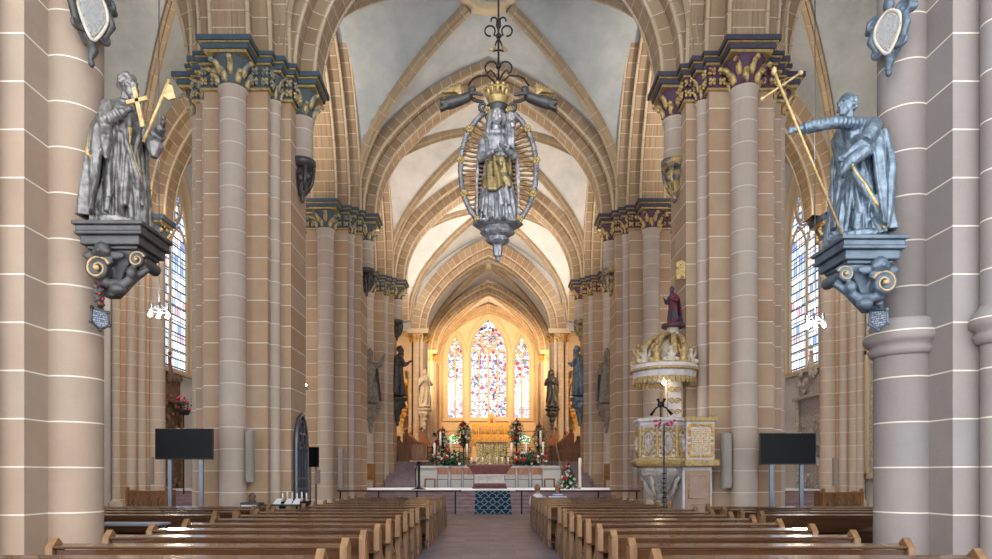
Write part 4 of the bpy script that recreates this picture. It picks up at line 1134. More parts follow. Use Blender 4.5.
# figure
H = (hz(111)-hz(226))/1.03
b = MB(Matrix.Translation((-.02, -.06, hz(227)))@Matrix.Rotation(-PI/2, 4, 'Z'))
fig(b, H=H, seed=4, lean=.02, robe_w=.235, hem=.27, folds=7, amp=.12, head_turn=.12, hair='long', cloak=True, copen=.56,
    arms=[dict(side=1, elbow=(.08, .26, 1.08), hand=(.24, .10, 1.14), sleeve=.95, rings=0, grip=(1, 0, .2)), dict(side=-1, elbow=(.06, -.27, 1.06), hand=(.27, -.02, 1.08), sleeve=.95, rings=0, grip=(1, 0, .2))])
fuse(b.obj('madonna_body', M['silver'], t), .014, 1)
b = MB(Matrix.Translation((-.02, -.06, hz(227)))@Matrix.Rotation(-PI/2, 4, 'Z')); k = H/1.8
rg = []
for i in range(16):
    q = i/15; z = (.42+.62*q)*k; row = []
    for j in range(21):
        a = -1.25+2.5*j/20; w = (.25-.05*q)*(1+.12*math.sin(9*a+4*q)+.05*math.sin(17*a))*k; row.append((w*.96*math.cos(a)+.02*k, w*math.sin(a), z+(.10*abs(a)/1.25+.03*math.sin(3*a+1))*k*2.2*(1-q)))
    rg.append(row)
inner = [[(x*.86, y*.86, z) for x, y, z in r] for r in rg]
b.loft([r+list(reversed(i_)) for r, i_ in zip(rg, inner)])
b.obj('gilt_apron', M['apron'], t)
ch = MB(Matrix.Translation((.23, -.30, hz(157)))@Matrix.Rotation(-PI/2-.4, 4, 'Z'))
fig(ch, H=.78, seed=6, lean=.02, robe_w=.30, hem=.26, folds=6, amp=.10, hair='curly', cloak=False, detail=0, arms=[dict(side=1, elbow=(.2, .26, 1.1), hand=(.38, .1, 1.2)), dict(side=-1, elbow=(.16, -.3, 1.1), hand=(.36, -.2, 1.15))])
fuse(ch.obj('child_body', M['silver'], t), .012, 1)
# heads in brighter silver
def head_part(name, c, r, tilt):
    b = MB(Matrix.Translation(c)@Matrix.Rotation(tilt, 4, 'Y')@Matrix.Scale(r/.1, 4))
    b.ball((0, 0, .0), (.078, .092, .108), 18, 14); b.ball((0, -.03, -.05), (.058, .06, .065), 12, 9); b.ball((0, -.095, -.01), (.013, .022, .034), 8, 6); b.ball((0, -.075, -.088), (.025, .024, .02), 8, 6)
    for sg in (-1, 1):
        b.ball((sg*.032, -.080, .022), (.02, .014, .009), 8, 6); b.ball((sg*.032, -.074, .040), (.026, .018, .008), 8, 6); b.ball((sg*.045, -.062, -.03), (.022, .02, .02), 8, 6)
    b.ball((0, -.088, -.056), (.022, .014, .007), 8, 6); b.tube([(0, .02, -.18), (0, .0, -.06)], [.052, .045], 10)
    return fuse(b.obj(name, M['facesilver'], t), r*.09, 1)
head_part('madonna_head', (-.035, -.24, hz(122.5)), .155, .08)
head_part('child_head', (.245, -.44, hz(129)), .105, -.2)
for sg in (-1, 1):
    b = MB(); b.tube([(-.035+sg*.09, -.2, hz(116)), (-.035+sg*.15, -.24, hz(122)), (-.035+sg*.16, -.25, hz(129)), (-.035+sg*.2, -.28, hz(137)), (-.035+sg*.17, -.28, hz(143))], [.04, .05, .05, .045, .02], 8); b.obj('hair_lock', M['silver'], t)
# crown
b = MB(); zc = hz(106.5); zt = hz(90)
b.lathe([(.16, zc), (.19, zc+.02), (.2, zc+.1), (.22, zc+.13), (.2, zc+.17), (.18, zc+.18)], 20, (-.02, -.02, 0))
for i in range(12):
    a = 2*PI*i/12; x, y = .20*math.cos(a)-.02, .20*math.sin(a)-.02
    b.tube([(x, y, zc+.15), (x*1.08, y*1.08, zc+.28), (x*1.15, y*1.15, zt)], [.035, .045, .02], 6); b.ball((x*1.15, y*1.15, zt), .045, 6, 5)
    for sg in (-1, 1): b.ball((x*1.1+sg*.05*math.sin(a), y*1.1-sg*.05*math.cos(a), zc+.30), .03, 6, 5)
b.obj('crown', M['gold'], t)
b = MB(); b.lathe([(.15, hz(114)), (.20, hz(111)), (.2, hz(109)), (.25, hz(107))], 16, (-.02, .03, 0))
for sg in (-1, 1): b.spiral((sg*.3-.02, -.05, hz(108)), .12, 1.4, (sg, 0, 0), (0, 0, 1), .04, 0, PI, 14)
b.obj('canopy', M['darkwood'], t)
# console
b = MB(); s6 = 8
b.lathe([(.02, hz(262)), (.06, hz(261)), (.05, hz(258)), (.09, hz(256)), (.11, hz(250)), (.10, hz(246)), (.22, hz(243)), (.26, hz(241)), (.24, hz(238)), (.34, hz(235)), (.38, hz(233)), (.34, hz(231)), (.32, hz(228)), (.52, hz(226)), (.55, hz(224)), (.5, hz(223))], 8, (-.02, 0, 0), 0, False, 1, .75)
bevel(b.obj('console', M['silver'], t), .01)
# angels
for sg in (-1, 1):
    ag = thing('flying_angel', 'small dark flying angel with golden wings, %s of the hanging crown' % ('left' if sg < 0 else 'right'), 'statue', (hx+sg*.30, HY, 0), 0, 'angels beside the hanging crown')
    b = MB()
    b.tube([(sg*.62, -.02, hz(103)), (sg*.45, -.04, hz(99)), (sg*.30, -.05, hz(97)), (sg*.18, -.05, hz(95.5))] if False else [(sg*.86, 0, hz(105)), (sg*.7, -.02, hz(103.5)), (sg*.5, -.03, hz(101)), (sg*.34, -.03, hz(98)), (sg*.26, -.03, hz(94))], [.10, .125, .11, .10, .05], 12)
    for q in range(5): b.tube([(sg*(.5), -.03-.08*math.sin(q), hz(101)+.06*math.cos(q*1.3)), (sg*.92, -.08*math.sin(q*1.3), hz(106)+.10*math.cos(q*1.3))], [.02, .045], 6)
    b.ball((sg*.24, -.04, hz(91)), (.075, .07, .085), 12, 9); b.ball((sg*.27, .0, hz(90)), (.075, .08, .08), 10, 7); b.ball((sg*.2, -.10, hz(91.5)), (.02, .03, .02), 8, 6)
    b.tube([(sg*.3, -.1, hz(96)), (sg*.16, -.13, hz(97)), (sg*.02, -.1, hz(98))], [.045, .04, .03], 8); b.tube([(sg*.3, .05, hz(96)), (sg*.14, .08, hz(99)), (sg*.0, .06, hz(100))], [.045, .04, .03], 8)
    fuse(b.obj('body', M['darkwood'], ag), .014, 1)
    for yy in (-.06, .08):
        b = MB()
        for q in range(8):
            u = q/7; b.tube([(sg*.46, yy, hz(98)), (sg*(.50+.10*u), yy+.03, hz(92)), (sg*(.50+.38*u), yy+.05, hz(84+9*u*u))], [.04, .05, .03], 6, 0, True, .5)
        b.obj('wing', M['golds'], ag)
# iron rod and scrolls
b = MB(); b.tube([(0, 0, hz(94)), (0, 0, 19.25)], .022, 8); b.ball((0, 0, hz(36)), .06); b.ball((0, 0, hz(66)), .06)
rod = b.obj('suspension_rod', M['iron'], t)
def curl(x0, z0, pts, tr=.018):
    for sg in (-1, 1):
        b = MB(); b.tube([(sg*x, 0, z) for x, z in pts], tr, 6); b.obj('iron_scroll', M['iron'], rod)
def circ(cx_, cz_, r, a0, a1, n=12): return [(cx_+r*math.cos(a0+(a1-a0)*i/n), cz_+r*math.sin(a0+(a1-a0)*i/n)) for i in range(n+1)]
u = HY/FPX
curl(0, 0, [(0, hz(37))]+circ(8.5*u, hz(31), 5.2*u, PI*1.25, -PI*.55, 14))
curl(0, 0, [(0, hz(30)), (2*u, hz(26))]+circ(4.5*u, hz(20.5), 3*u, PI, -PI*.1, 10))
curl(0, 0, [(0, hz(38)), (2.5*u, hz(43)), (3.5*u, hz(47)), (8*u, hz(49)), (5*u, hz(51)), (0, hz(50))])
curl(0, 0, [(0, hz(82)), (4*u, hz(74)), (8*u, hz(70))]+circ(7*u, hz(68), 6.4*u, -PI*.3, PI*1.05, 14))
curl(0, 0, [(1*u, hz(90)), (4*u, hz(82)), (11*u, hz(75.5)), (20*u, hz(76)), (26*u, hz(79)), (30.5*u, hz(86))])
for sg in (-1, 1): b = MB(); b.tube([(sg*3*u, 0, hz(47)), (sg*8*u, 0, hz(50)), (sg*5*u, 0, hz(51))], .03, 6); b.obj('gilt_leaf', M['gold'], rod)

# ================================================================== SMALL STATUES ON PIERS
def saint(name, label, c, H, rz, mat, seed, hair='long', beard=False, arms=None, brack=True, bmat=None, vox=.03, fold=.13, fl=8):
    t = thing(name, label, 'statue', c, rz)
    b = MB(); fig(b, H=H, seed=seed, lean=.03, robe_w=.25, hem=.29, folds=fl, amp=fold, hair=hair, beard=beard, cloak=True, copen=.62, detail=0, arms=arms or
        [dict(side=1, elbow=(.14, .30, 1.08), hand=(.34, .14, 1.18)), dict(side=-1, elbow=(.14, -.30, 1.08), hand=(.36, -.22, 1.22))])
    b.lathe([(.32, -.05), (.32, .04), (.2, .08)], 16)
    fuse(b.obj('body', mat, t), vox, 1)
    if brack:
        br = thing('statue_bracket', 'carved bracket under the ' + label, 'bracket', c, rz)
        k = H/1.8; b = MB()
        b.lathe([(.02, -1.1), (.06, -1.05), (.05, -.95), (.1, -.85), (.08, -.75), (.17, -.6), (.15, -.52), (.24, -.42), (.3, -.3), (.28, -.22), (.36, -.16), (.38, -.09), (.34, -.06)], 8, (-.02, 0, 0), 0, False)
        for i in range(5):
            a = -PI/2+i*PI/4; b.spiral((.22*math.cos(a), .22*math.sin(a), -.38), .09, 1.3, (math.cos(a), math.sin(a), 0), (0, 0, 1), .03, 0, 0, 10)
        b.T = Matrix.Scale(k, 4); bb = MB(Matrix.Scale(k, 4)); 
        o = b.obj('bracket_body', bmat or mat, br); o.scale = (k, k, k)
    return t
YC = 37.1
for s, lab, sd in ((-1, 'grey stone bishop statue with raised arm on the left altar-step pier', 11), (1, 'grey stone bishop statue with tall staff on the right altar-step pier', 12)):
    c = P(488.5+s*118, 403, 37.0); st = saint('pier_statue', lab, (c.x, 37.0, c.z), 2.75, -PI/2+s*.3, M['greystat'], sd, 'long', True,
        [dict(side=1, elbow=(.05, .40, 1.36), hand=(.1, .58, 1.64)), dict(side=-1, elbow=(.14, -.32, 1.1), hand=(.26, -.30, 1.3))] if s < 0 else
        [dict(side=1, elbow=(.12, .36, 1.1), hand=(.26, .30, 1.3)), dict(side=-1, elbow=(.14, -.34, 1.05), hand=(.32, -.40, 1.2))])
    b = MB(); b.lathe([(.17, 0), (.19, .18), (.13, .3), (.02, .42)], 10, (.07, 0, 2.62)); b.obj('mitre', M['greystat'], st)
    cr = thing('bishop_staff', 'tall staff with curled and crossed top held by the %s bishop statue' % ('left' if s < 0 else 'right'), 'staff', (c.x-s*.0-.40 if s < 0 else c.x+.36, 36.55, c.z))
    b = MB(); b.tube([(0, 0, .2), (0, 0, 3.3)], .04, 6); b.obj('pole', M['greystat'], cr); b = MB(); b.box(-.16, .16, -.03, .03, 3.02, 3.1); b.box(-.11, .11, -.03, .03, 3.2, 3.27); b.ball((0, 0, 3.4), .07); b.obj('cross_head', M['greystat'], cr)
    c = P(488.5+s*90.5, 396, 38.9); b = saint('pier_statue', 'dark-robed carved saint above the %s choir stairs, facing the middle' % ('left' if s < 0 else 'right'), (c.x+s*.0, 38.9, c.z), 2.9, (0 if s < 0 else PI)+s*(-.5), M['darkwood'] if s < 0 else M['statueb'], 20+s, 'curly', True)
    # warm lit relief figures on the transept wall
    c = P(488.5+s*(86.5), 408, 49.3); saint('gilded_relief_figure', 'warm gold-lit stone figure on the %s transept wall' % ('left' if s < 0 else 'right'), (c.x, 49.3, c.z), 2.8, -PI/2, M['wall_gold'], 30+s, 'long', False)
    c = P(488.5+s*63, 408, 49.0); saint('choir_statue', '%s statue on the %s respond at the choir entrance' % (('pale stone', 'left') if s < 0 else ('dark wooden', 'right')), (c.x, 48.4, c.z), 2.7, -PI/2-s*.4, M['stonestat'] if s < 0 else M['darkwood'], 40+s, 'long', s > 0)
c = P(486.5-54, 404, 57); 
# ================================================================== PULPIT
PXc, PYc = 4.80, 18.35
t = thing('pulpit', 'pale octagonal pulpit with gilded carved panels on a scrolled stem', 'pulpit', (PXc, 17.75, 0))
def octo(r, z, x0=0, y0=0, sx=1.0, sy=1.0, n=8, ph=PI/8): return [(x0+sx*r*math.cos(ph+2*PI*i/n), y0+sy*r*math.sin(ph+2*PI*i/n), z) for i in range(n)]
def octl(mb, prof, **kw): return mb.loft([octo(r, z, **kw) for r, z in prof], 0, False)
bx_ = dict(x0=-.23, y0=0, sx=.74, sy=.74)
b = MB(); octl(b, [(.88, 1.98), (.86, 2.06), (.84, 2.86), (.86, 2.9)], **bx_); b.obj('basket', M['marbleW'], t)
b = MB(); octl(b, [(.84, 1.80), (1.0, 1.82), (1.08, 1.90), (1.10, 1.96), (1.02, 1.98), (.98, 2.04), (.9, 2.06), (.8, 2.06)], **bx_); bevel(b.obj('base_moulding', M['golds'], t), .01)
b = MB(); octl(b, [(.84, 2.86), (.9, 2.88), (.92, 2.96), (1.0, 3.0), (1.0, 3.06), (.92, 3.08), (.8, 3.08)], **bx_); bevel(b.obj('hand_rail', M['marbleW'], t), .01)
for i in range(8):
    a = PI*2*i/8+0; 
    if math.sin(a) > .3: continue
    # face frames
    r_in = .64*math.cos(PI/8); cxp, cyp = -.23+r_in*math.cos(a), r_in*math.sin(a); tx, ty = -math.sin(a), math.cos(a); w = .27
    b = MB(); z0, z1 = 2.10, 2.82
    def fp(u_, z, d): return (cxp+tx*u_+math.cos(a)*d, cyp+ty*u_+math.sin(a)*d, z)
    pts = [fp(.15*math.cos(q), 2.46+.30*math.sin(q), .03) for q in [2*PI*k/16 for k in range(17)]]
    b.tube(pts, .03, 6)
    for k in range(16): q = fp(.19*math.copysign(min(1, abs(math.cos(k*PI/8))*1.2), math.cos(k*PI/8)), 2.46+.34*math.copysign(min(1, abs(math.sin(k*PI/8))*1.2), math.sin(k*PI/8)), .02); b.ball(q, (.036, .036, .042), 6, 5)
    b.obj('gilded_frame', M['golds'], t)
    b = MB(); rr = random.Random(i)
    b.ball(fp(0, 2.6, .04), (.05, .05, .06), 8, 6); b.ball(fp(.0, 2.45, .04), (.08, .06, .13), 8, 6); b.ball(fp(.05, 2.3, .03), (.09, .05, .09), 8, 6); b.ball(fp(-.09, 2.5, .03), (.04, .03, .08), 8, 6); b.ball(fp(.1, 2.46, .03), (.04, .03, .09), 8, 6)
    fuse(b.obj('carved_relief', M['relief'], t), .015, 1)
    # corner colonnette
    a2 = a+PI/8; b = MB(); b.lathe([(.06, 2.06), (.04, 2.12), (.045, 2.4), (.035, 2.7), (.07, 2.82), (.07, 2.86)], 8, (-.23+.65*math.cos(a2), .65*math.sin(a2), 0)); b.obj('colonnette', M['golds'], t)
# big inscribed panel on the stair side
b = MB(); b.box(.30, 1.02, -.50, .5, 2.0, 2.98); b.obj('stair_parapet', M['marbleW'], t)
b = MB(); b.box(.26, 1.08, -.56, .5, 2.98, 3.10); bevel(b.obj('parapet_cap', M['golds'], t), .02); b = MB(); b.box(.24, 1.14, -.60, .5, 1.82, 2.0); bevel(b.obj('parapet_base', M['golds'], t), .03)
pn = MB(); pn.loft([[(.66+.25*math.copysign(abs(math.cos(q))**.6, math.cos(q)), y, 2.49+.33*math.copysign(abs(math.sin(q))**.6, math.sin(q))) for q in [2*PI*k/24 for k in range(24)]] for y in (-.53, -.49)], 0, False)
pn.obj('inscribed_panel', M['inscrp'], t)
pn = MB()
for k in range(30):
    q = 2*PI*k/30; pn.ball((.66+.30*math.copysign(min(1, abs(math.cos(q))*1.3)**.8, math.cos(q)), -.52, 2.49+.40*math.copysign(min(1, abs(math.sin(q))*1.3)**.8, math.sin(q))), (.055, .035, .05), 7, 5)
fuse(pn.obj('panel_frame', M['wall_gold'], t), .02, 1)
b = MB(); octl(b, [(.12, .75), (.22, .8), (.30, 1.0), (.24, 1.1), (.36, 1.2), (.62, 1.45), (.80, 1.6), (.86, 1.72), (.80, 1.80), (.7, 1.82)], **bx_)
for i in range(8):
    a = 2*PI*i/8-PI/2
    if math.sin(a) > .5: continue
    b.spiral((-.23+.42*math.cos(a), .42*math.sin(a), 1.52), .14, 1.4, (math.cos(a), math.sin(a), 0), (0, 0, 1), .05, 0, PI*.8, 14)
    b.tube([(-.23+.5*math.cos(a), .5*math.sin(a), 1.66), (-.23+.38*math.cos(a), .38*math.sin(a), 1.2), (-.23+.22*math.cos(a), .22*math.sin(a), .95)], [.06, .05, .04], 6)
b.obj('corbel_bowl', M['relief'], t)
b = MB(); b.lathe([(.34, 0), (.34, .2), (.24, .28), (.2, .4), (.16, .7), (.2, .8)], 12, (-.23, .1, 0)); 
b.tube([(-.30, -.1, .95), (-.42, -.2, .7), (-.2, -.25, .45), (-.34, -.2, .2)], [.1, .09, .07, .08], 8); b.obj('stem', M['relief'], t)
b = MB(); b.box(.24, 1.0, -.35, .6, 0, 1.82); b.obj('stair_wall', M['marbleW'], t)
b = MB(); b.box(.30, .95, -.40, -.35, .1, 1.72); dr = b.obj('stair_door', mat_plain('greyed_pink_wood', sc(176, 148, 134), .6, 0, 5, .12, .2), t); bevel(dr, .01)
for (x0, x1, z0, z1) in ((.38, .87, .2, .85), (.38, .87, 1.0, 1.6)):
    b = MB(); b.tube([(x0, -.41, z0), (x1, -.41, z0), (x1, -.41, z1), (x0, -.41, z1), (x0, -.41, z0)], .02, 6); b.obj('door_moulding', M['golds'], dr)
# sounding board
t = thing('sounding_board', 'gilded canopy with carved crest and scalloped fringe above the pulpit', 'canopy', (4.69, 17.9, 0))
Ys = 17.9
def sz(py, Y=17.9): return EYE+(VY-py)*Y/FPX
k8 = dict(x0=-.0, y0=0, n=16, ph=0, sx=.88, sy=.88)
b = MB(); octl(b, [(.72, 4.12), (.92, 4.16), (.95, 4.30), (1.0, 4.36), (1.0, 4.48), (.9, 4.52), (.7, 4.56), (.2, 4.6)], **k8); b.obj('canopy_disc', M['marbleW'], t)
b = MB()
for i in range(36):
    a = 2*PI*i/36; b.loft([[(r_*math.cos(a+da), r_*math.sin(a+da), z) for r_ in (.80, .83) for da in ((-.075, .075) if r_ == .80 else (.075, -.075))] for z in (4.16, 4.05)]+[[(r_*math.cos(a+da), r_*math.sin(a+da), 3.99) for r_ in (.80, .83) for da in ((-.02, .02) if r_ == .80 else (.02, -.02))]], 0, False)
b.obj('scalloped_fringe', M['golds'], t)
b = MB(); b.torus((0, 0, 4.36), .87, .045, 36, 6); b.torus((0, 0, 4.5), .80, .03, 36, 6); b.obj('gilt_moulding', M['golds'], t)
for i in range(9):
    a = PI+PI*i/8 if i < 9 else 0; a = PI*.85+PI*1.3*i/8
    b = MB(); x, y = .70*math.cos(a), .70*math.sin(a); h_ = .34+.18*(i % 2)
    b.lathe([(.1, 4.5), (.09, 4.5+h_*.5), (.06, 4.5+h_*.75), (.07, 4.5+h_*.85)], 8, (x, y, 0)); b.ball((x, y, 4.5+h_+.02), .065, 8, 6)
    for sg in (-1, 1): b.tube([(x, y, 4.5+h_*.65), (x+sg*.1, y, 4.5+h_*.6), (x+sg*.14, y-.03, 4.5+h_*.9)], .03, 6); b.spiral((x+sg*.12, y, 4.56), .08, 1.2, (sg, 0, 0), (0, 0, 1), .03, 0, 0, 10)
    fuse(b.obj('carved_putto', M['golds'] if i % 2 else M['stonestat'], t), .018, 1)
for i in range(8):
    a = 2*PI*i/8+.2; b = MB(); b.tube([(.58*math.cos(a), .58*math.sin(a), 4.5), (.56*math.cos(a), .56*math.sin(a), 4.95), (.42*math.cos(a)+.06, .42*math.sin(a), 5.22), (.16*math.cos(a)+.22, .16*math.sin(a)+.1, 5.36)], [.08, .10, .07, .06], 8); b.ball((.58*math.cos(a), .58*math.sin(a), 4.96), .1, 8, 6); b.obj('crest_rib', M['golds'], t)
b = MB(); b.lathe([(.2, 5.28), (.22, 5.38), (.15, 5.44), (.17, 5.56), (.12, 5.58)], 12, (.27, .12, 0)); b.lathe([(.3, 4.5), (.22, 4.7), (.2, 5.0), (.12, 5.2)], 12); b.obj('pedestal', M['stonestat'], t)
b = MB(); b.box(.10, .58, .22, .5, 3.1, 4.3); bevel(b.obj('back_panel', M['marbleW'], t), .03)
b = MB()
for z in (3.3, 3.6, 3.9): 
    for sg in (-1, 1): b.spiral((.34+sg*.08, .20, z), .09, 1.5, (sg, 0, 0), (0, 0, 1), .02)
b.tube([(.14, .2, 3.15), (.14, .2, 4.2), (.54, .2, 4.2), (.54, .2, 3.15), (.14, .2, 3.15)], .018, 6); b.obj('back_panel_ornament', M['golds'], t)
b = MB(); b.ball((-.0, -.0, 4.07), .06); b.obj('canopy_lamp', M['bulbw'], t)
cst = saint('crowning_statue', 'small red and blue robed figure standing on top of the pulpit canopy', (4.97, 18.0, 5.6), 1.06, PI+.6, mat_gilded('red_robe', sc(104, 44, 58), sc(66, 70, 84), .5, 3, 0, .5), 50, 'short', True, brack=False, vox=.018)
# microphone/spotlights on pulpit
t = thing('microphone_boom', 'black three-armed microphone boom standing on the pulpit rim', 'microphone', (4.45, 17.3, 3.02))
b = MB(); b.tube([(0, 0, 0), (0, 0, .42)], .02, 6); b.obj('pole', M['black'], t); b = MB(); b.ball((0, 0, .40), (.09, .06, .08)); b.obj('clamp', M['black'], t)
for x, z in ((-.26, .12), (.28, .14), (-.08, .55), (.1, .55)): b = MB(); b.tube([(0, 0, .38), (x*.5, 0, .38+(z-.38)*.3), (x, 0, z)], [.03, .02, .045], 6); b.obj('arm', M['black'], t)
# black ladder-like music stand in front of the pulpit
c = P(664, 505, 16.9); t = thing('cable_stand', 'thin black pole stand rising in front of the pulpit', 'stand', (c.x, 16.9, 0))
b = MB(); b.tube([(0, 0, .02), (0, 0, 2.9)], .018, 6); b.obj('pole', M['black'], t); b = MB(); b.lathe([(.25, 0), (.25, .03), (.03, .05)], 16); b.obj('base', M['black'], t)
b = MB()
for i in range(12): b.box(-.05, .05, -.02, .02, .3+i*.12, .33+i*.12)
b.tube([(.05, 0, .2), (.05, 0, 1.8)], .012, 6); b.obj('cable_comb', M['black'], t)
c = P(665, 431, 17.0); t = thing('pink_flower_spray', 'small pink flower spray lying on the pulpit rim', 'flowers', (4.45, 17.0-.35+.3, 2.92))
b = MB()
for i in range(14): b.ball((R.uniform(-.3, .25), R.uniform(-.05, .02), R.uniform(-.08, .07)), .035, 6, 5)
tag(b.obj('petals', mat_plain('pink_petals', sc(204, 60, 110), .6, 0, 20, .2, .1), t), None, None) if False else b.obj('petals', mat_plain('pink_petals', sc(204, 60, 110), .6, 0, 20, .2, .1), t)

# ================================================================== SCREENS, SPEAKERS, LAMPS
def tv(s, pxl, pxr, pt, pb, Y, lab):
    a = P(pxl, pt, Y); b_ = P(pxr, pb, Y); cx_ = (a.x+b_.x)/2; w = b_.x-a.x; h = a.z-b_.z; zc = (a.z+b_.z)/2
    t = thing('television', lab, 'television', (cx_, Y, 0))
    b = MB(); b.box(-w/2, w/2, -.03, .03, zc-h/2, zc+h/2); bevel(b.obj('housing', M['black'], t), .01)
    b = MB(); b.box(-w/2+.02, w/2-.02, -.036, -.03, zc-h/2+.03, zc+h/2-.02); b.obj('screen', M['screen'], t)
    for x in (-w*.27, w*.27): b = MB(); b.box(x-.045, x+.045, .04, .1, .03, zc+.1); b.obj('leg', M['steel'], t)
    b = MB(); b.box(-w*.42, w*.42, -.25, .35, 0, .03); b.obj('base_plate', M['steel'], t)
tv(-1, 155.5, 213.5, 428.5, 459.5, 16.3, 'large black television on blue-grey posts beside the second left pier')
tv(1, 759.5, 815.5, 433, 464.5, 16.6, 'large black television on blue-grey posts beside the second right pier')
def speaker(pxl, pxr, pt, pb, Y, lab, grp=None):
    a = P(pxl, pt, Y); b_ = P(pxr, pb, Y); w = b_.x-a.x; h = a.z-b_.z
    t = thing('column_speaker', lab, 'speaker', ((a.x+b_.x)/2, Y, b_.z), 0, grp)
    b = MB(); b.loft([[(w/2*math.cos(q), -.04-w*.35*max(0, math.sin(q)), z) for q in [PI*k/8 for k in range(9)]]+[(-w/2, .06, z), (w/2, .06, z)][::1] for z in (0, h)], 0, False); b.obj('cabinet', M['speaker'], t)
    b = MB(); b.box(-w*.36, w*.36, -.04-w*.38, -.05-w*.30, .05, h-.05); b.obj('grille', M['speaker'], t)
    b = MB(); b.box(-w*.2, w*.2, .05, .12, h*.2, h*.3); b.box(-w*.2, w*.2, .05, .12, h*.7, h*.8); b.obj('wall_mount', M['steel'], t)
speaker(246, 254, 430, 482, 17.55, 'tall slim grey loudspeaker on the second left pier')
speaker(721, 731, 433, 488, 17.55, 'tall slim grey loudspeaker on the second right pier beside the pulpit')
speaker(338, 343.5, 448, 489, 27.7, 'tall slim grey loudspeaker on the third left pier')
speaker(632, 637, 450, 489, 27.7, 'tall slim grey loudspeaker on the third right pier')
speaker(149.5, 153.5, 457, 484, 26.9, 'small slim loudspeaker on the left aisle shafts above the carved chest')
speaker(833, 837.5, 458, 486, 26.9, 'small slim loudspeaker on the right aisle shafts above the carved chest')
def chandelier(s, c, lab):
    t = thing('aisle_chandelier', lab, 'lamp', (c.x, c.y, c.z))
    b = MB(); b.tube([(0, 0, .3), (0, 0, 18.9-c.z)], .018, 6); b.obj('cable', M['steel'], t)
    b = MB(); b.torus((0, 0, .12), .30, .02, 24, 6); b.tube([(-.3, 0, .12), (0, 0, .35), (.3, 0, .12)], .012, 6); b.tube([(0, -.3, .12), (0, 0, .35), (0, .3, .12)], .012, 6); b.obj('ring', M['steel'], t)
    for i in range(6):
        a = 2*PI*i/6; b = MB(); b.lathe([(.035, 0), (.035, .28), (.05, .30)], 8, (.3*math.cos(a), .3*math.sin(a), .02)); l_ = b.obj('lamp_holder', M['steel'], t)
        b = MB(); b.ball((.3*math.cos(a), .3*math.sin(a), -.03), .06, 10, 8); b.obj('lamp_bulb', M['bulb'], l_)
    return t
chandelier(-1, P(159, 314, 22.2), 'glowing ring lamp hanging on a long cable in the left aisle')
chandelier(1, P(815, 325, 22.2), 'glowing ring lamp hanging on a long cable in the right aisle')
c = P(305.5, 385, 26.5); t = thing('small_wall_spotlight', 'tiny lit spotlight fixed high on the third left pier', 'lamp', c)
b = MB(); b.ball((0, 0, 0), .045); b.obj('bulb', M['bulbw'], t); b = MB(); b.tube([(0, .05, 0), (-.05, .3, 0), (-.3, 1.4, 0)], .03, 6); b.obj('arm', M['steel'], t)
# ================================================================== CHANCEL FURNITURE
ZP = .915
# altar
t = thing('altar_table', 'dark red marble altar with flaring top on the blue platform', 'altar', (.06, 33.2, ZP))
b = MB(); b.loft([[(-.80, -.42, .72), (.80, -.42, .72), (.80, .42, .72), (-.80, .42, .72)], [(-1.02, -.58, 1.06), (1.02, -.58, 1.06), (1.02, .58, 1.06), (-1.02, .58, 1.06)], [(-1.12, -.62, 1.1), (1.12, -.62, 1.1), (1.12, .62, 1.1), (-1.12, .62, 1.1)], [(-1.12, -.62, 1.2), (1.12, -.62, 1.2), (1.12, .62, 1.2), (-1.12, .62, 1.2)]], 0, False); bevel(b.obj('altar_slab', M['marbleA'], t), .015)
b = MB(); b.loft([[(-.78, -.4, .26), (.78, -.4, .26), (.78, .4, .26), (-.78, .4, .26)], [(-.66, -.34, .6), (.66, -.34, .6), (.66, .34, .6), (-.66, .34, .6)], [(-.78, -.40, .73), (.78, -.40, .73), (.78, .40, .73), (-.78, .40, .73)]], 0, False); bevel(b.obj('altar_stem', M['marbleW'], t), .02)
b = MB()
for x in (-.55, -.33, -.11, .11, .33, .55): b.spiral((x, -.40, .5), .1, 1.5, (1 if x > 0 else -1, 0, 0), (0, 0, 1), .025)
b.obj('front_relief', M['marbleW'], t)
b = MB(); b.box(-.85, .85, -.5, .5, 0, .12); b.box(-.80, .80, -.44, .44, .12, .27); bevel(b.obj('altar_base', M['marbleA'], t), .02)
def candle(name, label, x, y, z, h, r, holder=0, grp=None, cat='candle', hm=None):
    t = thing(name, label, cat, (x, y, z), 0, grp)
    if holder:
        b = MB(); b.lathe([(.10, 0), (.10, .02), (.03, .05), (.025, holder*.5), (.04, holder*.52), (.02, holder*.6), (.02, holder*.92), (.07, holder*.95), (.07, holder)], 10); b.obj('candlestick', hm or M['gold'], t)
    b = MB(); b.lathe([(r, holder), (r, holder+h), (r*.7, holder+h+.01)], 10); b.tube([(0, 0, holder+h), (0, 0, holder+h+.03)], .004, 4); b.obj('wax', M['candle'], t)
    return t
for i, dx in enumerate((-.9, -.62, -.34, .34, .62, .90)):
    candle('altar_candle', 'short white candle on the altar, %s from its left end' % ordinal(i), .06+dx, 33.0, ZP+1.2, .30, .045, .05)
t = thing('altar_crucifix', 'small pale figure standing in the middle of the altar top', 'figure', (.06, 33.0, ZP+1.2))
b = MB(); b.lathe([(.1, 0), (.1, .03), (.02, .06), (.02, .2)], 10); b.ball((0, 0, .28), (.05, .04, .1), 8, 6); b.ball((0, 0, .42), .035, 8, 6); b.tube([(-.1, 0, .32), (.1, 0, .32)], .018, 6); b.obj('body', M['stonestat'], t)
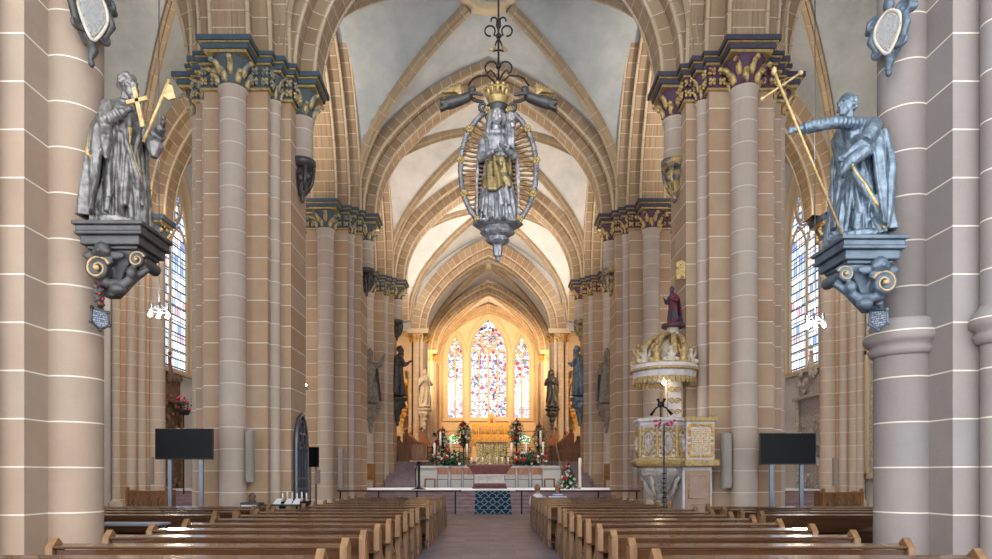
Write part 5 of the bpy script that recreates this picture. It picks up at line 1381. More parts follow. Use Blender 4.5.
# antependium / golden front
c0 = P(477, 443, 38.0); c1 = P(507, 466, 38.0)
t = thing('golden_altar_front', 'patterned dull gold altar panel behind the marble altar', 'panel', ((c0.x+c1.x)/2, 38.3, 2.12)); W_ = (c1.x-c0.x)/2; H_ = c0.z-2.12
def mat_ante():
    n_ = NT('gold_grille_panel'); tc = n_.n('TexCoord').outputs['Object']; v = n_.n('TexVoronoi', feature='DISTANCE_TO_EDGE'); v.inputs['Scale'].default_value = 7; n_.t.links.new(tc, v.inputs['Vector'])
    return n_.bsdf(n_.ramp(v.outputs[0], [(.05, sc(70, 66, 50)), (.12, sc(206, 176, 110)), (.4, sc(176, 160, 120))]), .4, .3, v.outputs[0], .5, .02, .4)
b = MB(); b.box(-W_, W_, -.12, .12, 0, H_); b.obj('panel', mat_ante(), t)
b = MB(); b.box(-W_-.06, W_+.06, -.2, .2, H_, H_+.06); 
b.obj('top_shelf', M['sandrelief'], t)
for i in range(5): x = -W_+2*W_*i/4; b = MB(); b.lathe([(.05, 0), (.03, .1), (.035, H_*.6), (.06, H_)], 8, (x, -.15, 0)); b.obj('colonnette', M['gold'], t)
# black rails on ledge
for s in (-1, 1):
    t = thing('ledge_railing', 'thin dark railing on the ledge %s of the golden panel' % ('left' if s < 0 else 'right'), 'railing', (s*2.3, 38.0, 2.12))
    b = MB(); 
    for z in (.35, .75, 1.05): b.tube([(-1.3, 0, z), (1.3, 0, z)], .014, 5)
    b.obj('rail', M['iron'], t)
    for x in (-1.3, -.65, 0, .65, 1.3): b = MB(); b.tube([(x, 0, 0), (x, 0, 1.05)], .016, 5); b.obj('post', M['iron'], t)
# flowers
def leaf(mb, p, d, L, w):
    d = Vector(d).normalized(); u = d.cross(Vector((0, 0, 1)));
    if u.length < .1: u = Vector((1, 0, 0))
    u.normalize(); p = Vector(p); n_ = u.cross(d)*w*.25
    mb.add([tuple(p), tuple(p+d*L*.5+u*w+n_), tuple(p+d*L), tuple(p+d*L*.5-u*w+n_), tuple(p+d*L*.5-n_)], [(0, 1, 4), (1, 2, 4), (2, 3, 4), (3, 0, 4)], 0, False)
def bouquet(label, c, rx, rz, seed, reds=6, whites=10, pyramid=False, spikes=1, vase=None, grp=None, sc_=1.0):
    rr = random.Random(seed); t = thing('flower_arrangement', label, 'flowers', c, 0, grp)
    def pt(full=1.0):
        z = rr.uniform(0, 1); q = (1-z)**.8 if pyramid else math.sqrt(max(0, 1-(2*z-1)**2))*.95+.05
        a = rr.uniform(0, 2*PI); r = rx*q*math.sqrt(rr.uniform(.2, 1))*full
        return Vector((r*math.cos(a), r*math.sin(a)*.7, z*rz))
    f = MB(); f2 = MB()
    for i in range(int(420*max(1, rx*1.6))):
        p = pt(); d = Vector((p.x, p.y-.05, rr.uniform(-.5, .8)*rx)).normalized()+Vector((rr.uniform(-.5, .5), rr.uniform(-.5, .5), rr.uniform(-.5, .5)))
        leaf(f if i % 4 else f2, p, d, rr.uniform(.08, .17)*sc_, rr.uniform(.02, .045)*sc_)
    f.lathe([(.01, 0), (rx*.4, rz*.1), (rx*.35, rz*.5), (rx*.1, rz*.85)], 8)
    tag(f.obj('foliage', M['leaf'], t), None, None) if False else f.obj('foliage', M['leaf'], t)
    f2.obj('pale_foliage', M['leaf2'], t)
    for i in range(reds):
        if i < spikes: p = Vector((rr.uniform(-.05, .05), 0, rz*(1.0+.10*i)))
        else: p = pt(); p.y = -abs(p.y)-.03
        b = MB(); 
        for k in range(6): a = k*PI/3; b.ball((p.x+.05*math.cos(a)*sc_, p.y+.03*math.sin(a), p.z+.03*math.sin(a*2)), (.05*sc_, .04*sc_, .05*sc_), 6, 5)
        if i < spikes:
            for k in range(6): b.ball((p.x, p.y, p.z+.04*k), (.06*(1-k/8)*sc_, .05*sc_, .05*sc_), 6, 5)
        b.obj('red_bloom', M['red'], t)
    for i in range(whites):
        p = pt(); p.y = -abs(p.y)-.05; b = MB()
        for k in range(5): a = k*2*PI/5; b.ball((p.x+.03*math.cos(a)*sc_, p.y, p.z+.03*math.sin(a)*sc_), (.032*sc_, .02, .032*sc_), 6, 4)
        b.ball(tuple(p), .025*sc_, 6, 4); b.obj('white_bloom', M['white'], t)
    return t
def col_stand(px, pyt, pyb, Y, lab):
    a = P(px, pyb, Y); h = P(px, pyt, Y).z-a.z; t = thing('flower_stand', lab, 'stand', (a.x, Y, 2.12 if Y < 39.5 else 2.4)); z1 = h+(a.z-(2.12 if Y < 39.5 else 2.4))
    b = MB(); b.lathe([(.16, 0), (.14, .05), (.04, .1), (.035, z1-.15), (.1, z1-.05), (.12, z1)], 12); b.obj('pillar', M['iron'], t)
for px, top, bot, hw_, lab in ((463.5, 424, 446, .42, 'tall flower arrangement nearest the golden panel on the left'), (442, 430, 452, .36, 'tall flower arrangement on the far left of the ledge'),
                               (516.5, 422, 445, .42, 'tall flower arrangement nearest the golden panel on the right'), (539.5, 426, 451, .38, 'tall flower arrangement on the far right of the ledge')):
    a = P(px, bot, 38.9); z1 = P(px, top, 38.9).z; bouquet(lab, (a.x, 38.9, a.z), hw_*1.0, z1-a.z, int(px), 5, 12, False, 1, sc_=1.2)
    col_stand(px, bot-1, bot+4, 38.9, 'dark metal stand under the ' + lab)
for s, px in ((-1, 449), (1, 529)):
    a = P(px, 467, 38.0); bouquet('wide low flower arrangement on the ledge %s of the altar' % ('left' if s < 0 else 'right'), (a.x, 37.95, 2.125), 1.2, .8, 70+s, 7, 13, False, 1, sc_=1.35)
for i, (px, top, bot) in enumerate(((440.5, 432, 445), (451, 440, 452), (467, 444, 457), (434.5, 443, 458), (511.5, 443, 457), (526, 443, 455), (540.5, 431, 444), (543, 442, 457))):
    a = P(px, bot, 37.7); z1 = P(px, top, 37.7).z
    candle('tall_candle', 'tall white candle among the flowers, %s along the ledge' % ordinal(i), a.x, 37.62+.0, 2.12, z1-a.z, .06, a.z-2.12, None)
# chairs before the chancel wall
def chair(x, lab):
    t = thing('wooden_chair', lab, 'chair', (x, 36.6, ZP), 0, 'chairs before the chancel wall')
    b = MB(); b.box(-.31, .31, -.22, .25, .42, .47); bevel(b.obj('seat', M['stall'], t), .01)
    b = MB(); b.loft([[(-.32, .22, .72), (.32, .22, .72), (.32, .27, .72), (-.32, .27, .72)], [(-.32, .27, 1.08), (.32, .27, 1.08), (.32, .31, 1.08), (-.32, .31, 1.08)]], 0, False); bevel(b.obj('backrest', M['stall'], t), .01)
    for x_ in (-.29, .29):
        for y_ in (-.18, .24): b = MB(); b.box(x_-.025, x_+.025, y_-.025, y_+.025, 0, .42 if y_ < 0 else .75); b.obj('leg', M['steel'], t)
for i, px in enumerate((430, 442.5, 456, 468.5, 510, 523.5, 537, 549.5)):
    if px in (430, 549.5):
        t = thing('low_wooden_stool', 'low wooden stool at the %s end of the row of chairs' % ('left' if px < 480 else 'right'), 'stool', (P(px, 480, 36.6).x, 36.6, ZP))
        b = MB(); b.box(-.3, .3, -.2, .2, .42, .5); bevel(b.obj('seat', M['stall'], t), .02)
        for x_ in (-.26, .26):
            for y_ in (-.15, .15): b = MB(); b.box(x_-.03, x_+.03, y_-.03, y_+.03, 0, .42); b.obj('leg', M['stall'], t)
    else: chair(P(px, 480, 36.6).x, 'low-backed wooden chair before the chancel wall, %s from the left' % ordinal(i-1 if i < 4 else i-1))
# lectern left
t = thing('lectern', 'wooden lectern on a dark pedestal at the left of the platform', 'lectern', (P(419, 489, 31.0).x, 31.0, ZP))
b = MB(); b.lathe([(.34, 0), (.34, .04), (.1, .1), (.06, .2), (.06, 1.2), (.12, 1.3)], 12); b.obj('pedestal', M['iron'], t)
b = MB(); b.box(-.34, .34, -.12, .2, 1.3, 2.1); b.loft([[(-.42, -.25, 1.3), (.42, -.25, 1.3), (.42, .3, 1.3), (-.42, .3, 1.3)], [(-.42, -.22, 1.34), (.42, -.22, 1.34), (.42, .3, 1.38), (-.42, .3, 1.38)]], 0, False); bevel(b.obj('desk', M['stall'], t), .015)
b = MB(); b.box(-.25, .25, -.14, -.12, 1.45, 1.95); b.tube([(-.3, -.1, 2.12), (0, -.1, 2.25), (.3, -.1, 2.12)], .03, 6); b.obj('carved_front', M['carved'], t)
# paschal candle and floor arrangement
x_ = P(580, 490, 31.2).x
candle('paschal_candle', 'very tall thick pale candle standing on the right of the platform', x_, 31.2, ZP, 1.35, .07, .12, None)
b = bouquet('cone-shaped flower arrangement with red top standing on the right of the platform', (P(568, 490, 31.6).x, 31.6, ZP), .52, 1.15, 99, 5, 16, True, 1, sc_=1.3)
# communion rail
for s in (-1, 1):
    t = thing('communion_rail', 'thin dark railing along the altar steps on the %s of the middle carpet' % ('left' if s < 0 else 'right'), 'railing', (0, 27.35, 0))
    xa, xb = (s*1.15, s*6.2); b = MB(); b.tube([(xa, 0, .95), (xb, 0, .95)], .03, 8); b.ball((xa, 0, .95), .045); b.obj('rail', M['iron'], t)
    for k in range(4): x = xa+(xb-xa)*(.04+.31*k); b = MB(); b.box(x-.03, x+.03, -.02, .02, 0, .95); b.obj('post', M['iron'], t)
# stair handrails
for s in (-1, 1):
    t = thing('stair_handrail', 'slanting %s handrail beside the %s choir stairs' % (('dark', 'left') if s < 0 else ('pale wooden', 'right')), 'handrail', (s*4.0, 0, 0))
    b = MB(); b.tube([(0, 36.9, 1.9), (0, 39.7, 3.5)], .04, 8); b.obj('rail', M['pewend'] if s > 0 else M['iron'], t)
    for (y, z0, z1) in ((36.95, ZP, 1.92), (39.6, 2.4, 3.45)): b = MB(); b.tube([(0, y, z0), (0, y, z1)], .03, 6); b.obj('post', M['pewend'] if s > 0 else M['iron'], t)
# choir stalls
for s in (-1, 1):
    for i, (y0, y1, x0, x1, zt) in enumerate(((41.0, 43.4, 4.6, 6.0, 3.85), (43.8, 46.6, 3.95, 5.6, 4.3), (47.0, 49.0, 3.75, 4.9, 4.6))):
        t = thing('choir_stall', 'carved brown choir stall on the %s above the stairs, %s from the front' % ('left' if s < 0 else 'right', ordinal(i)), 'choir stall', (0, 0, 2.4), 0)
        h = zt-2.4
        for y in (y0, y1):
            b = MB(); pr = [(0, 0), (1, 0), (1, h*1.0), (.82, h*1.08), (.72, h*.92), (.45, h*.72), (.2, h*.6), (0, h*.62)]
            b.loft([[(s*(x0+(x1-x0)*u), y+d, z) for u, z in pr] for d in (0, .12)], 0, False); b.ball((s*(x0+(x1-x0)*.88), y+.06, h*1.12), .14, 8, 6); e = b.obj('end_panel', M['stall'], t)
        b = MB(); b.box(min(s*(x0+.1), s*(x1-.3)), max(s*(x0+.1), s*(x1-.3)), y0+.1, y1, .42, .5); b.obj('seat', M['stall'], t)
        b = MB(); b.box(min(s*(x1-.12), s*x1), max(s*(x1-.12), s*x1), y0+.1, y1, 0, h*.98); b.obj('backrest', M['stall'], t)
        b = MB(); b.box(min(s*x0, s*(x0+.08)), max(s*x0, s*(x0+.08)), y0+.1, y1, 0, h*.6); b.obj('front_panel', M['carved'], t)
# high altar retable
a0 = P(472, 447, 63.0); a1 = P(511, 423, 63.0)
t = thing('golden_altarpiece', 'pale gold altarpiece with a pointed middle niche below the main window', 'altarpiece', ((a0.x+a1.x)/2, 63.4, 2.4)); W_ = (a1.x-a0.x)/2; z0, z1 = a0.z-2.4, a1.z-2.4
b = MB(); b.box(-W_, W_, -.3, .3, z0, z1); b.obj('shrine', M['wall_gold'], t)
b = MB(); b.box(-W_-.2, W_+.2, -.6, .6, 0, 1.2); b.box(-W_, W_, -.35, .35, 1.2, z0); b.obj('predella', M['wallash'], t)
for i in range(6):
    x = -W_+(i+.5)*W_/3
    for z in (z0+.15, z0+(z1-z0)*.55): b = MB(); b.tube([(x-.2, -.32, z), (x-.2, -.32, z+.55), (x, -.32, z+.8), (x+.2, -.32, z+.55), (x+.2, -.32, z)], .04, 5); b.lathe([(.1, z), (.08, z+.3), (.06, z+.5)], 8, (x, -.34, 0)); b.obj('niche', M['golds'], t)
b = MB(); b.loft([[(-.45, y, z1), (.45, y, z1), (.35, y, z1+.6), (0, y, z1+1.1), (-.35, y, z1+.6)] for y in (-.2, .2)], 0, False); b.lathe([(.12, z1+.05), (.1, z1+.5), (.07, z1+.7)], 8, (0, -.24, 0)); b.obj('pointed_crown', M['golds'], t)
# clergy stalls / people in choir
# ================================================================== PEOPLE
def sitting(x, y, lab, shirt, hairm, turn=0.0, bulk=1.0, lean=0.0):
    t = thing('person', lab, 'person', (x, y, 0))
    b = MB(); z0 = .47
    b.loft([[(lean+bulk*w*math.cos(2*PI*j/18), d*math.sin(2*PI*j/18)+o_, z) for j in range(18)] for w, d, o_, z in ((.16, .13, .03, z0), (.19, .15, .02, z0+.12), (.17, .13, 0, z0+.25), (.19, .13, -.01, z0+.40), (.20, .11, -.01, z0+.48), (.12, .08, 0, z0+.545), (.055, .055, .01, z0+.57))])
    for sg in (-1, 1):
        b.tube([(sg*.2*bulk, 0, z0+.47), (sg*.25*bulk, .05, z0+.25), (sg*.17, .28, z0+.16)], [.06, .05, .038], 10)
    fuse(b.obj('shirt', shirt, t), .018, 2)
    b = MB(); b.ball((0, .02, z0+.13+.0), (.17*bulk, .15, .12), 14, 8)
    for sg in (-1, 1):
        b.tube([(sg*.09, .05, z0+.08), (sg*.11, .42, z0+.08), (sg*.11, .44, .12)], [.085, .07, .05], 10); b.ball((sg*.11, .50, .05), (.045, .12, .045), 8, 6)
    fuse(b.obj('trousers', M['trousers'], t), .02, 2)
    b = MB(Matrix.Translation((lean*1.2, .02, z0+.70))@Matrix.Rotation(turn, 4, 'Z'))
    b.tube([(0, 0, -.17), (0, .0, -.05)], [.055, .05], 10); b.ball((0, 0, 0), (.076, .098, .115), 16, 12); b.ball((0, .1, -.02), (.014, .02, .02), 8, 6); b.ball((0, .07, -.075), (.04, .035, .03), 8, 6); b.ball((-.08, 0, -.01), (.012, .02, .03), 8, 6); b.ball((.08, 0, -.01), (.012, .02, .03), 8, 6)
    for sg in (-1, 1): b.ball((sg*.03, .088, .01), (.016, .01, .012), 8, 6)
    hd = b.obj('head', M['skin'], t); fuse(hd, .010, 1)
    b = MB(Matrix.Translation((lean*1.2, .02, z0+.70))@Matrix.Rotation(turn, 4, 'Z')); b.ball((0, -.02, .025), (.088, .10, .112), 16, 12)
    rr = random.Random(int(x*10)); 
    for i in range(26): a = rr.uniform(PI*.9, PI*2.1); e = rr.uniform(-.3, 1.3); b.ball((.085*math.cos(a)*math.cos(e), .095*math.sin(a)*math.cos(e)-.02, .03+.105*math.sin(e)), .024, 6, 5)
    fuse(b.obj('hair', hairm, t), .010, 1)
    for sg in (-1, 1):
        b = MB(); b.tube([(sg*.17, .28, z0+.16), (sg*.12, .36, z0+.17)], [.035, .03], 8)
        for q in range(4): b.tube([(sg*.12+(.027-.018*q), .36, z0+.165), (sg*.10+(.026-.018*q), .41+.01*(q in (1, 2)), z0+.165), (sg*.10+(.024-.017*q), .435+.01*(q in (1, 2)), z0+.145)], [.0095, .009, .008], 6)
        b.tube([(sg*.12-sg*.03, .35, z0+.17), (sg*.06, .38, z0+.185), (sg*.05, .40, z0+.18)], [.011, .010, .009], 6)
        b.obj('hand', M['skin'], t)
yp = rows2[-1]
sitting(P(537.5, 490, 20.8).x, yp+.22, 'seated person in a white top leaning towards the neighbour, seen from behind', M['shirt'], M['hairg'], -.7, .9, .0)
sitting(P(557.5, 490, 20.8).x, yp+.22, 'seated person in a blue and white striped top, seen from behind', M['stripe'], mat_plain('light_brown_hair', sc(168, 130, 94), .6, 0, 30, .3, .3), .2, 1.1)
def standing(x, y, z, lab, top, rz):
    t = thing('person', lab, 'person', (x, y, z), rz)
    b = MB(); b.loft([[(w*math.cos(2*PI*j/16), d*math.sin(2*PI*j/16), zz) for j in range(16)] for w, d, zz in ((.17, .13, .88), (.16, .12, 1.05), (.19, .12, 1.3), (.2, .1, 1.42), (.1, .08, 1.5), (.055, .055, 1.54))])
    for sg in (-1, 1): b.tube([(sg*.2, 0, 1.41), (sg*.26, .02, 1.12), (sg*.2, .18, .98)], [.058, .048, .036], 10)
    fuse(b.obj('shirt', top, t), .02, 2)
    b = MB(); 
    for sg in (-1, 1): b.tube([(sg*.09, 0, .95), (sg*.1, .01, .5), (sg*.1, -.01, .08)], [.1, .07, .05], 10); b.ball((sg*.1, .06, .04), (.045, .12, .04), 8, 6)
    fuse(b.obj('trousers', M['trousers'], t), .02, 2)
    b = MB(); b.ball((0, .01, 1.66), (.075, .095, .115), 14, 10); b.tube([(0, 0, 1.48), (0, 0, 1.6)], .05, 8); b.ball((0, .105, 1.645), (.014, .02, .02), 8, 6); b.ball((.078, 0, 1.65), (.012, .02, .03)); b.ball((-.078, 0, 1.65), (.012, .02, .03)); fuse(b.obj('head', M['skin'], t), .012, 1)
    b = MB(); b.ball((0, -.02, 1.69), (.085, .095, .105), 14, 10); b.obj('hair', M['trousers'], t)
    for sg in (-1, 1):
        b = MB(); b.tube([(sg*.2, .18, .98), (sg*.18, .26, .97)], [.034, .03], 8)
        for q in range(4): b.tube([(sg*.18+(.025-.017*q), .26, .97), (sg*.17+(.025-.017*q), .32, .96), (sg*.17+(.023-.016*q), .335, .935)], .009, 6)
        b.tube([(sg*.15, .25, .975), (sg*.12, .28, .985)], .0105, 6); b.obj('hand', M['skin'], t)
a = P(434, 452, 41.0); standing(a.x, 41.0, 2.4, 'standing visitor in a pale pink shirt beside the left choir stalls', mat_plain('pale_pink_shirt', sc(226, 196, 196), .8, 0, 8, .06, .1), 1.2)

# ================================================================== AISLE AND PIER FURNITURE
# carved chests
for s, px0, px1, pt in ((-1, 128, 167, 490.5), (1, 823, 861, 492)):
    Y = 25.2; a = P(px0, pt, Y); c = P(px1, pt, Y); t = thing('carved_bench_front', 'carved oak bench front standing by the %s aisle shafts' % ('left' if s < 0 else 'right'), 'bench', ((a.x+c.x)/2, Y, 0)); w = (c.x-a.x)/2; h = a.z
    b = MB(); b.box(-w, w, -.05, .05, 0, h-.06); b.obj('front_board', M['carved'], t)
    b = MB(); b.box(-w-.06, w+.06, -.12, .1, h-.06, h); bevel(b.obj('book_ledge', M['carved'], t), .01)
    for i in range(4):
        x = -w+(i+.5)*w/2; b = MB(); b.tube([(x-.14, -.07, h*.3), (x-.14, -.07, h*.7), (x, -.07, h*.84), (x+.14, -.07, h*.7), (x+.14, -.07, h*.3), (x, -.07, h*.2), (x-.14, -.07, h*.3)], .025, 6)
        for q in range(4): b.ball((x+.05*math.cos(q*PI/2), -.07, h*.52+.09*math.sin(q*PI/2)), (.04, .025, .06), 6, 5)
        b.obj('carved_tracery', M['pewend'], t)
    for x in (-w, w): b = MB(); b.box(x-.05, x+.05, -.1, .6, 0, h+.02); b.ball((x, -.02, h+.08), .07, 8, 6); b.obj('end_panel', M['carved'], t)
    b = MB(); b.box(-w, w, .1, .5, .42, .47); b.obj('seat', M['carved'], t)
# epitaphs
def epitaph(name, lab, x, y, z0, w, h, s, mat, seed, wide=True):
    """carved wall monument on the aisle wall, facing the nave"""
    t = thing(name, lab, 'monument', (x, y, 0)); rr = random.Random(seed); d = -s
    b = MB(); b.box(min(0, d*.12), max(0, d*.12), -w/2, w/2, z0, z0+h); b.obj('back_slab', mat, t)
    b = MB(); b.box(min(0, d*.45), max(0, d*.45), -w/2-.1, w/2+.1, z0, z0+.25); bevel(b.obj('plinth', mat, t), .02)
    for q in (.45, .82): b = MB(); b.box(min(0, d*.42), max(0, d*.42), -w/2-.12, w/2+.12, z0+h*q, z0+h*q+.14); bevel(b.obj('cornice', mat, t), .03)
    for yy in (-w*.42, w*.42):
        for za, zb in ((.25, h*.45), (h*.45+.14, h*.82)): b = MB(); b.lathe([(.13, z0+za), (.09, z0+za+.1), (.1, z0+(za+zb)/2), (.08, z0+zb-.15), (.14, z0+zb)], 12, (d*.3, yy, 0)); b.obj('column', mat, t)
    b = MB()
    for i in range(46):
        yy = rr.uniform(-w*.45, w*.45); zz = rr.uniform(z0+.2, z0+h*1.05); r_ = rr.uniform(.07, .15)
        b.ball((d*rr.uniform(.14, .34), yy, zz), (r_*.8, r_, r_*1.2), 8, 6)
        if i % 3 == 0: b.tube([(d*.2, yy, zz), (d*.32, yy+rr.uniform(-.15, .15), zz+.15), (d*.2, yy+rr.uniform(-.3, .3), zz+.3)], .04, 6)
    for sg in (-1, 1): b.spiral((d*.2, sg*w*.4, z0+h*1.02), .28, 1.6, (0, sg, 0), (0, 0, 1), .07)
    b.lathe([(.12, z0+h*.98), (.16, z0+h*1.06), (.08, z0+h*1.14), (.1, z0+h*1.18)], 10, (d*.2, 0, 0)); b.ball((d*.2, 0, z0+h*1.21), .11, 8, 6)
    fuse(b.obj('carved_figures', mat, t), .03, 1)
    return t
epitaph('wall_monument', 'tall carved stone wall monument under the right aisle window', AW, 32.6, .1, 3.0, 6.4, 1, M['relief'], 3)
epitaph('wall_monument', 'dark brown carved wall monument under the left aisle window', -AW, 33.0, .1, 2.6, 6.2, -1, M['sandrelief'], 5)
epitaph('wall_monument', 'narrow dark carved monument on the white left aisle wall', -AW, 25.4, .3, 1.0, 3.2, -1, M['sandrelief'], 7)
t = thing('framed_stone_relief', 'tall grey relief slab in a moulded frame on the right aisle wall', 'relief', (AW, 26.9, 0))
b = MB(); b.box(-.1, 0, -.9, .9, 1.7, 6.6); b.obj('slab', M['relief'], t)
b = MB(); rr = random.Random(9)
for i in range(60): b.ball((-.12, rr.uniform(-.75, .75), rr.uniform(1.9, 6.4)), (.08, rr.uniform(.08, .16), rr.uniform(.1, .22)), 8, 6)
fuse(b.obj('relief_figures', M['relief'], t), .035, 1)
for y0, y1, z0, z1 in ((-1.1, -.9, 1.5, 6.8), (.9, 1.1, 1.5, 6.8), (-1.1, 1.1, 6.6, 6.85), (-1.1, 1.1, 1.45, 1.7)): b = MB(); b.box(-.2, 0, y0, y1, z0, z1); bevel(b.obj('frame', M['rib'], t), .02)
t = thing('stone_blind_frame', 'moulded brown stone frame around the white left aisle wall panel', 'frame', (-AW, 26.0, 0))
for y0, y1, z0, z1 in ((-2.9, 1.25, 5.9, 6.1), (1.05, 1.25, 6.1, 10.5)): b = MB(); b.box(0, .22, y0, y1, z0, z1); bevel(b.obj('moulding', M['rib'], t), .03)
# flowers by left monument
c = P(182, 402, 29.0); 
t = thing('pink_flower_basket', 'hanging pink flowers with dark leaves beside the left monument', 'flowers', (c.x-.2, 29.6, c.z))
b = MB(); rr = random.Random(4)
for i in range(80): leaf(b, (rr.uniform(-.3, .3), rr.uniform(-.2, .2), rr.uniform(-.5, .2)), (rr.uniform(-1, 1), rr.uniform(-1, 1), rr.uniform(-1, 1)), .16, .04)
b.obj('foliage', M['leaf'], t)
b = MB()
for i in range(12): b.ball((rr.uniform(-.3, .35), rr.uniform(-.25, 0), rr.uniform(-.35, .3)), .06, 6, 5)
b.obj('petals', bpy.data.materials['pink_petals'], t)
b = MB(); b.tube([(0, 0, -.4), (0, 0, -c.z+.02)], .03, 6); b.lathe([(.2, -.5), (.3, -.3), (.28, -.28)], 12); b.obj('stand', M['iron'], t)
# gothic grille on pier A
c = P(291, 500, 18.6)
t = thing('gothic_tracery_grille', 'tall pointed dark openwork grille fixed to the side of the second left pier', 'grille', (-5.40, 19.2, 0))
x_ = .05; b = MB(); put2 = lambda u, z, d: (x_-.06+d, u, z)
hw2 = .56; lp = [(-hw2, .9)]+arch2d(0, hw2, 2.5, 3.35)+[(hw2, .9)]
bar2d(b, put2, lp, .09, .0, .1, 0, True); b.obj('frame', M['steel'], t)
b = MB()
for u in (-.28, 0, .28): bar2d(b, put2, [(u, .9), (u, 2.35)], .05, .02, .09)
for u in (-.42, -.14, .14, .42): bar2d(b, put2, arch2d(u, .14, 2.2, 2.42, 5), .04, .02, .09)
for cx_, cz_, r_ in ((-.25, 2.62, .17), (.25, 2.62, .17), (0, 2.95, .2)): bar2d(b, put2, [(cx_+r_*math.cos(2*PI*i/16), cz_+r_*math.sin(2*PI*i/16)) for i in range(16)], .04, .02, .09, 0, True)
for z in (1.2, 1.5): bar2d(b, put2, [(-.5, z), (.5, z)], .05, .02, .09)
b.obj('openwork', M['steel'], t)
b = MB(); pp = [put2(u*.98, z, .02) for u, z in lp]; b.loft([pp, [(x-.02, y, z) for x, y, z in pp]], 0, False); b.obj('back_panel', mat_plain('dark_blue_panel', sc(64, 76, 92), .4, .2, 6, .3, .1), t)
# small screen
c0 = P(304.5, 447, 19.4); c1 = P(319, 467, 19.4)
c0 = P(304.5, 447, 22.0); c1 = P(319, 467, 22.0)
t = thing('small_screen', 'small black screen on a grey stand behind the second left pier', 'screen', ((c0.x+c1.x)/2, 22.0, 0)); w = (c1.x-c0.x)/2
b = MB(); b.box(-w, w, -.03, .03, c1.z, c0.z); bevel(b.obj('housing', M['black'], t), .008); b = MB(); b.box(-w+.015, w-.015, -.035, -.03, c1.z+.015, c0.z-.015); b.obj('screen', M['screen'], t)
for x in (-.07, .12): b = MB(); b.box(x-.025, x+.025, .04, .09, .02, c1.z+.1); b.obj('leg', M['steel'], t)
b = MB(); b.box(-.3, .3, -.2, .25, 0, .03); b.obj('base_plate', M['steel'], t)
b = MB(); b.box(.10, .28, .0, .02, c1.z-.55, c1.z-.1); b.obj('notice', M['speaker'], t)
# votive stand
t = thing('votive_stand', 'dark metal votive candle stand in front of the second left pier', 'stand', (P(294, 495, 17.4).x, 17.4, 0))
b = MB(); b.loft([[(-.34, -.22, .80), (.34, -.22, .80), (.34, .22, .80), (-.34, .22, .80)], [(-.40, -.28, .92), (.40, -.28, .92), (.40, .28, .92), (-.40, .28, .92)]], 0, False); bevel(b.obj('tray', M['iron'], t), .01)
for x in (-.3, .3): b = MB(); b.box(x-.03, x+.03, -.2, .2, 0, .8); b.obj('leg', M['iron'], t)
for i in range(11):
    x = -5.0+0.0; px = 282+i*2.4
    candle('votive_candle', 'white votive candle on the dark metal stand, %s' % ('beyond the others at its right end' if i == 10 else ordinal(i)+' from the left'), P(px, 490, 17.4).x, 17.25 if i % 2 else 17.45, .92, .17+.03*((i*7) % 3), .022)
t = thing('votive_table', 'pale blue-grey tray table with leaflets beyond the votive candles', 'table', (-4.40, 17.5, 0))
b = MB(); b.box(-.22, .30, -.3, .3, .76, .82); bevel(b.obj('tabletop', M['clothblue'], t), .01)
for x in (-.18, .26):
    for y in (-.25, .25): b = MB(); b.box(x-.02, x+.02, y-.02, y+.02, 0, .76); b.obj('leg', M['iron'], t)
# leaflet rack left of the stand
t = thing('offering_box', 'dark iron-bound offering box with papers on top beside the outer pew ends', 'box', (P(250, 505, 16.6).x, 16.75, 0))
b = MB(); b.box(-.24, .24, -.2, .2, .3, .92); bevel(b.obj('box_body', M['darkwood'], t), .02)
b = MB(); b.lathe([(.2, 0), (.2, .05), (.07, .1), (.07, .3)], 10); b.obj('pedestal', M['darkwood'], t)
b = MB(); b.lathe([(.1, .92), (.07, 1.0), (.1, 1.08), (.03, 1.16)], 10); b.obj('finial', M['sandrelief'], t)
b = MB(); b.box(-.2, .18, -.23, -.2, .72, .86); b.obj('papers', M['paper'], t)
t = thing('literature_table', 'small dark table with white leaflets beside the outer pew ends', 'table', (-4.95, 16.2, 0))
b = MB(); b.box(-.45, .42, -.22, .22, .86, .90); bevel(b.obj('tabletop', M['darkwood'], t), .008)
for x in (-.4, .37):
    for y in (-.18, .18): b = MB(); b.box(x-.02, x+.02, y-.02, y+.02, 0, .86); b.obj('leg', M['iron'], t)
for i, px in enumerate((276, 287, 295)):
    a = P(px, 507, 16.1); t = thing('leaflet', 'white leaflet propped by the outer pew ends, %s of three' % ('leftmost', 'middle', 'rightmost')[i], 'leaflet', (a.x, 16.1, .90))
    b = MB(); b.loft([[(-.08, 0, 0), (.1, 0, 0), (.13, .05, .13), (0, .05, .13)], [(-.08, .01, 0), (.1, .01, 0), (.13, .06, .13), (0, .06, .13)]], 0, False); b.obj('sheet', M['paper'], t)
# blue table by near left column
t = thing('long_folding_table', 'long blue-grey table standing behind the nearest left column', 'table', (-6.9, 10.98, 0))
b = MB(); b.box(-1.1, 1.6, -.25, .2, .78, .82); bevel(b.obj('tabletop', M['clothblue'], t), .008)
for x in (-1.0, 1.5):
    for y in (-.2, .15): b = MB(); b.box(x-.03, x+.03, y-.03, y+.03, 0, .78); b.obj('leg', M['steel'], t)
# notices on pier C
for s, px0, px1, p0, p1 in ((-1, 378, 387.5, 419, 427), (1, 592, 603.5, 420, 428)):
    Y = 38.05; a = P(px0, p0, Y); c = P(px1, p1, Y); t = thing('paper_notice', 'white rectangular notice on the %s altar-step pier' % ('left' if s < 0 else 'right'), 'notice', ((a.x+c.x)/2, Y+.1, c.z))
    w = (c.x-a.x)/2; b = MB(); b.box(-w, w, 0, .03, 0, a.z-c.z); b.obj('board', M['paper'], t); b = MB(); b.box(-w-.02, w+.02, .01, .045, -.02, a.z-c.z+.02); b.obj('backing', M['steel'], t)
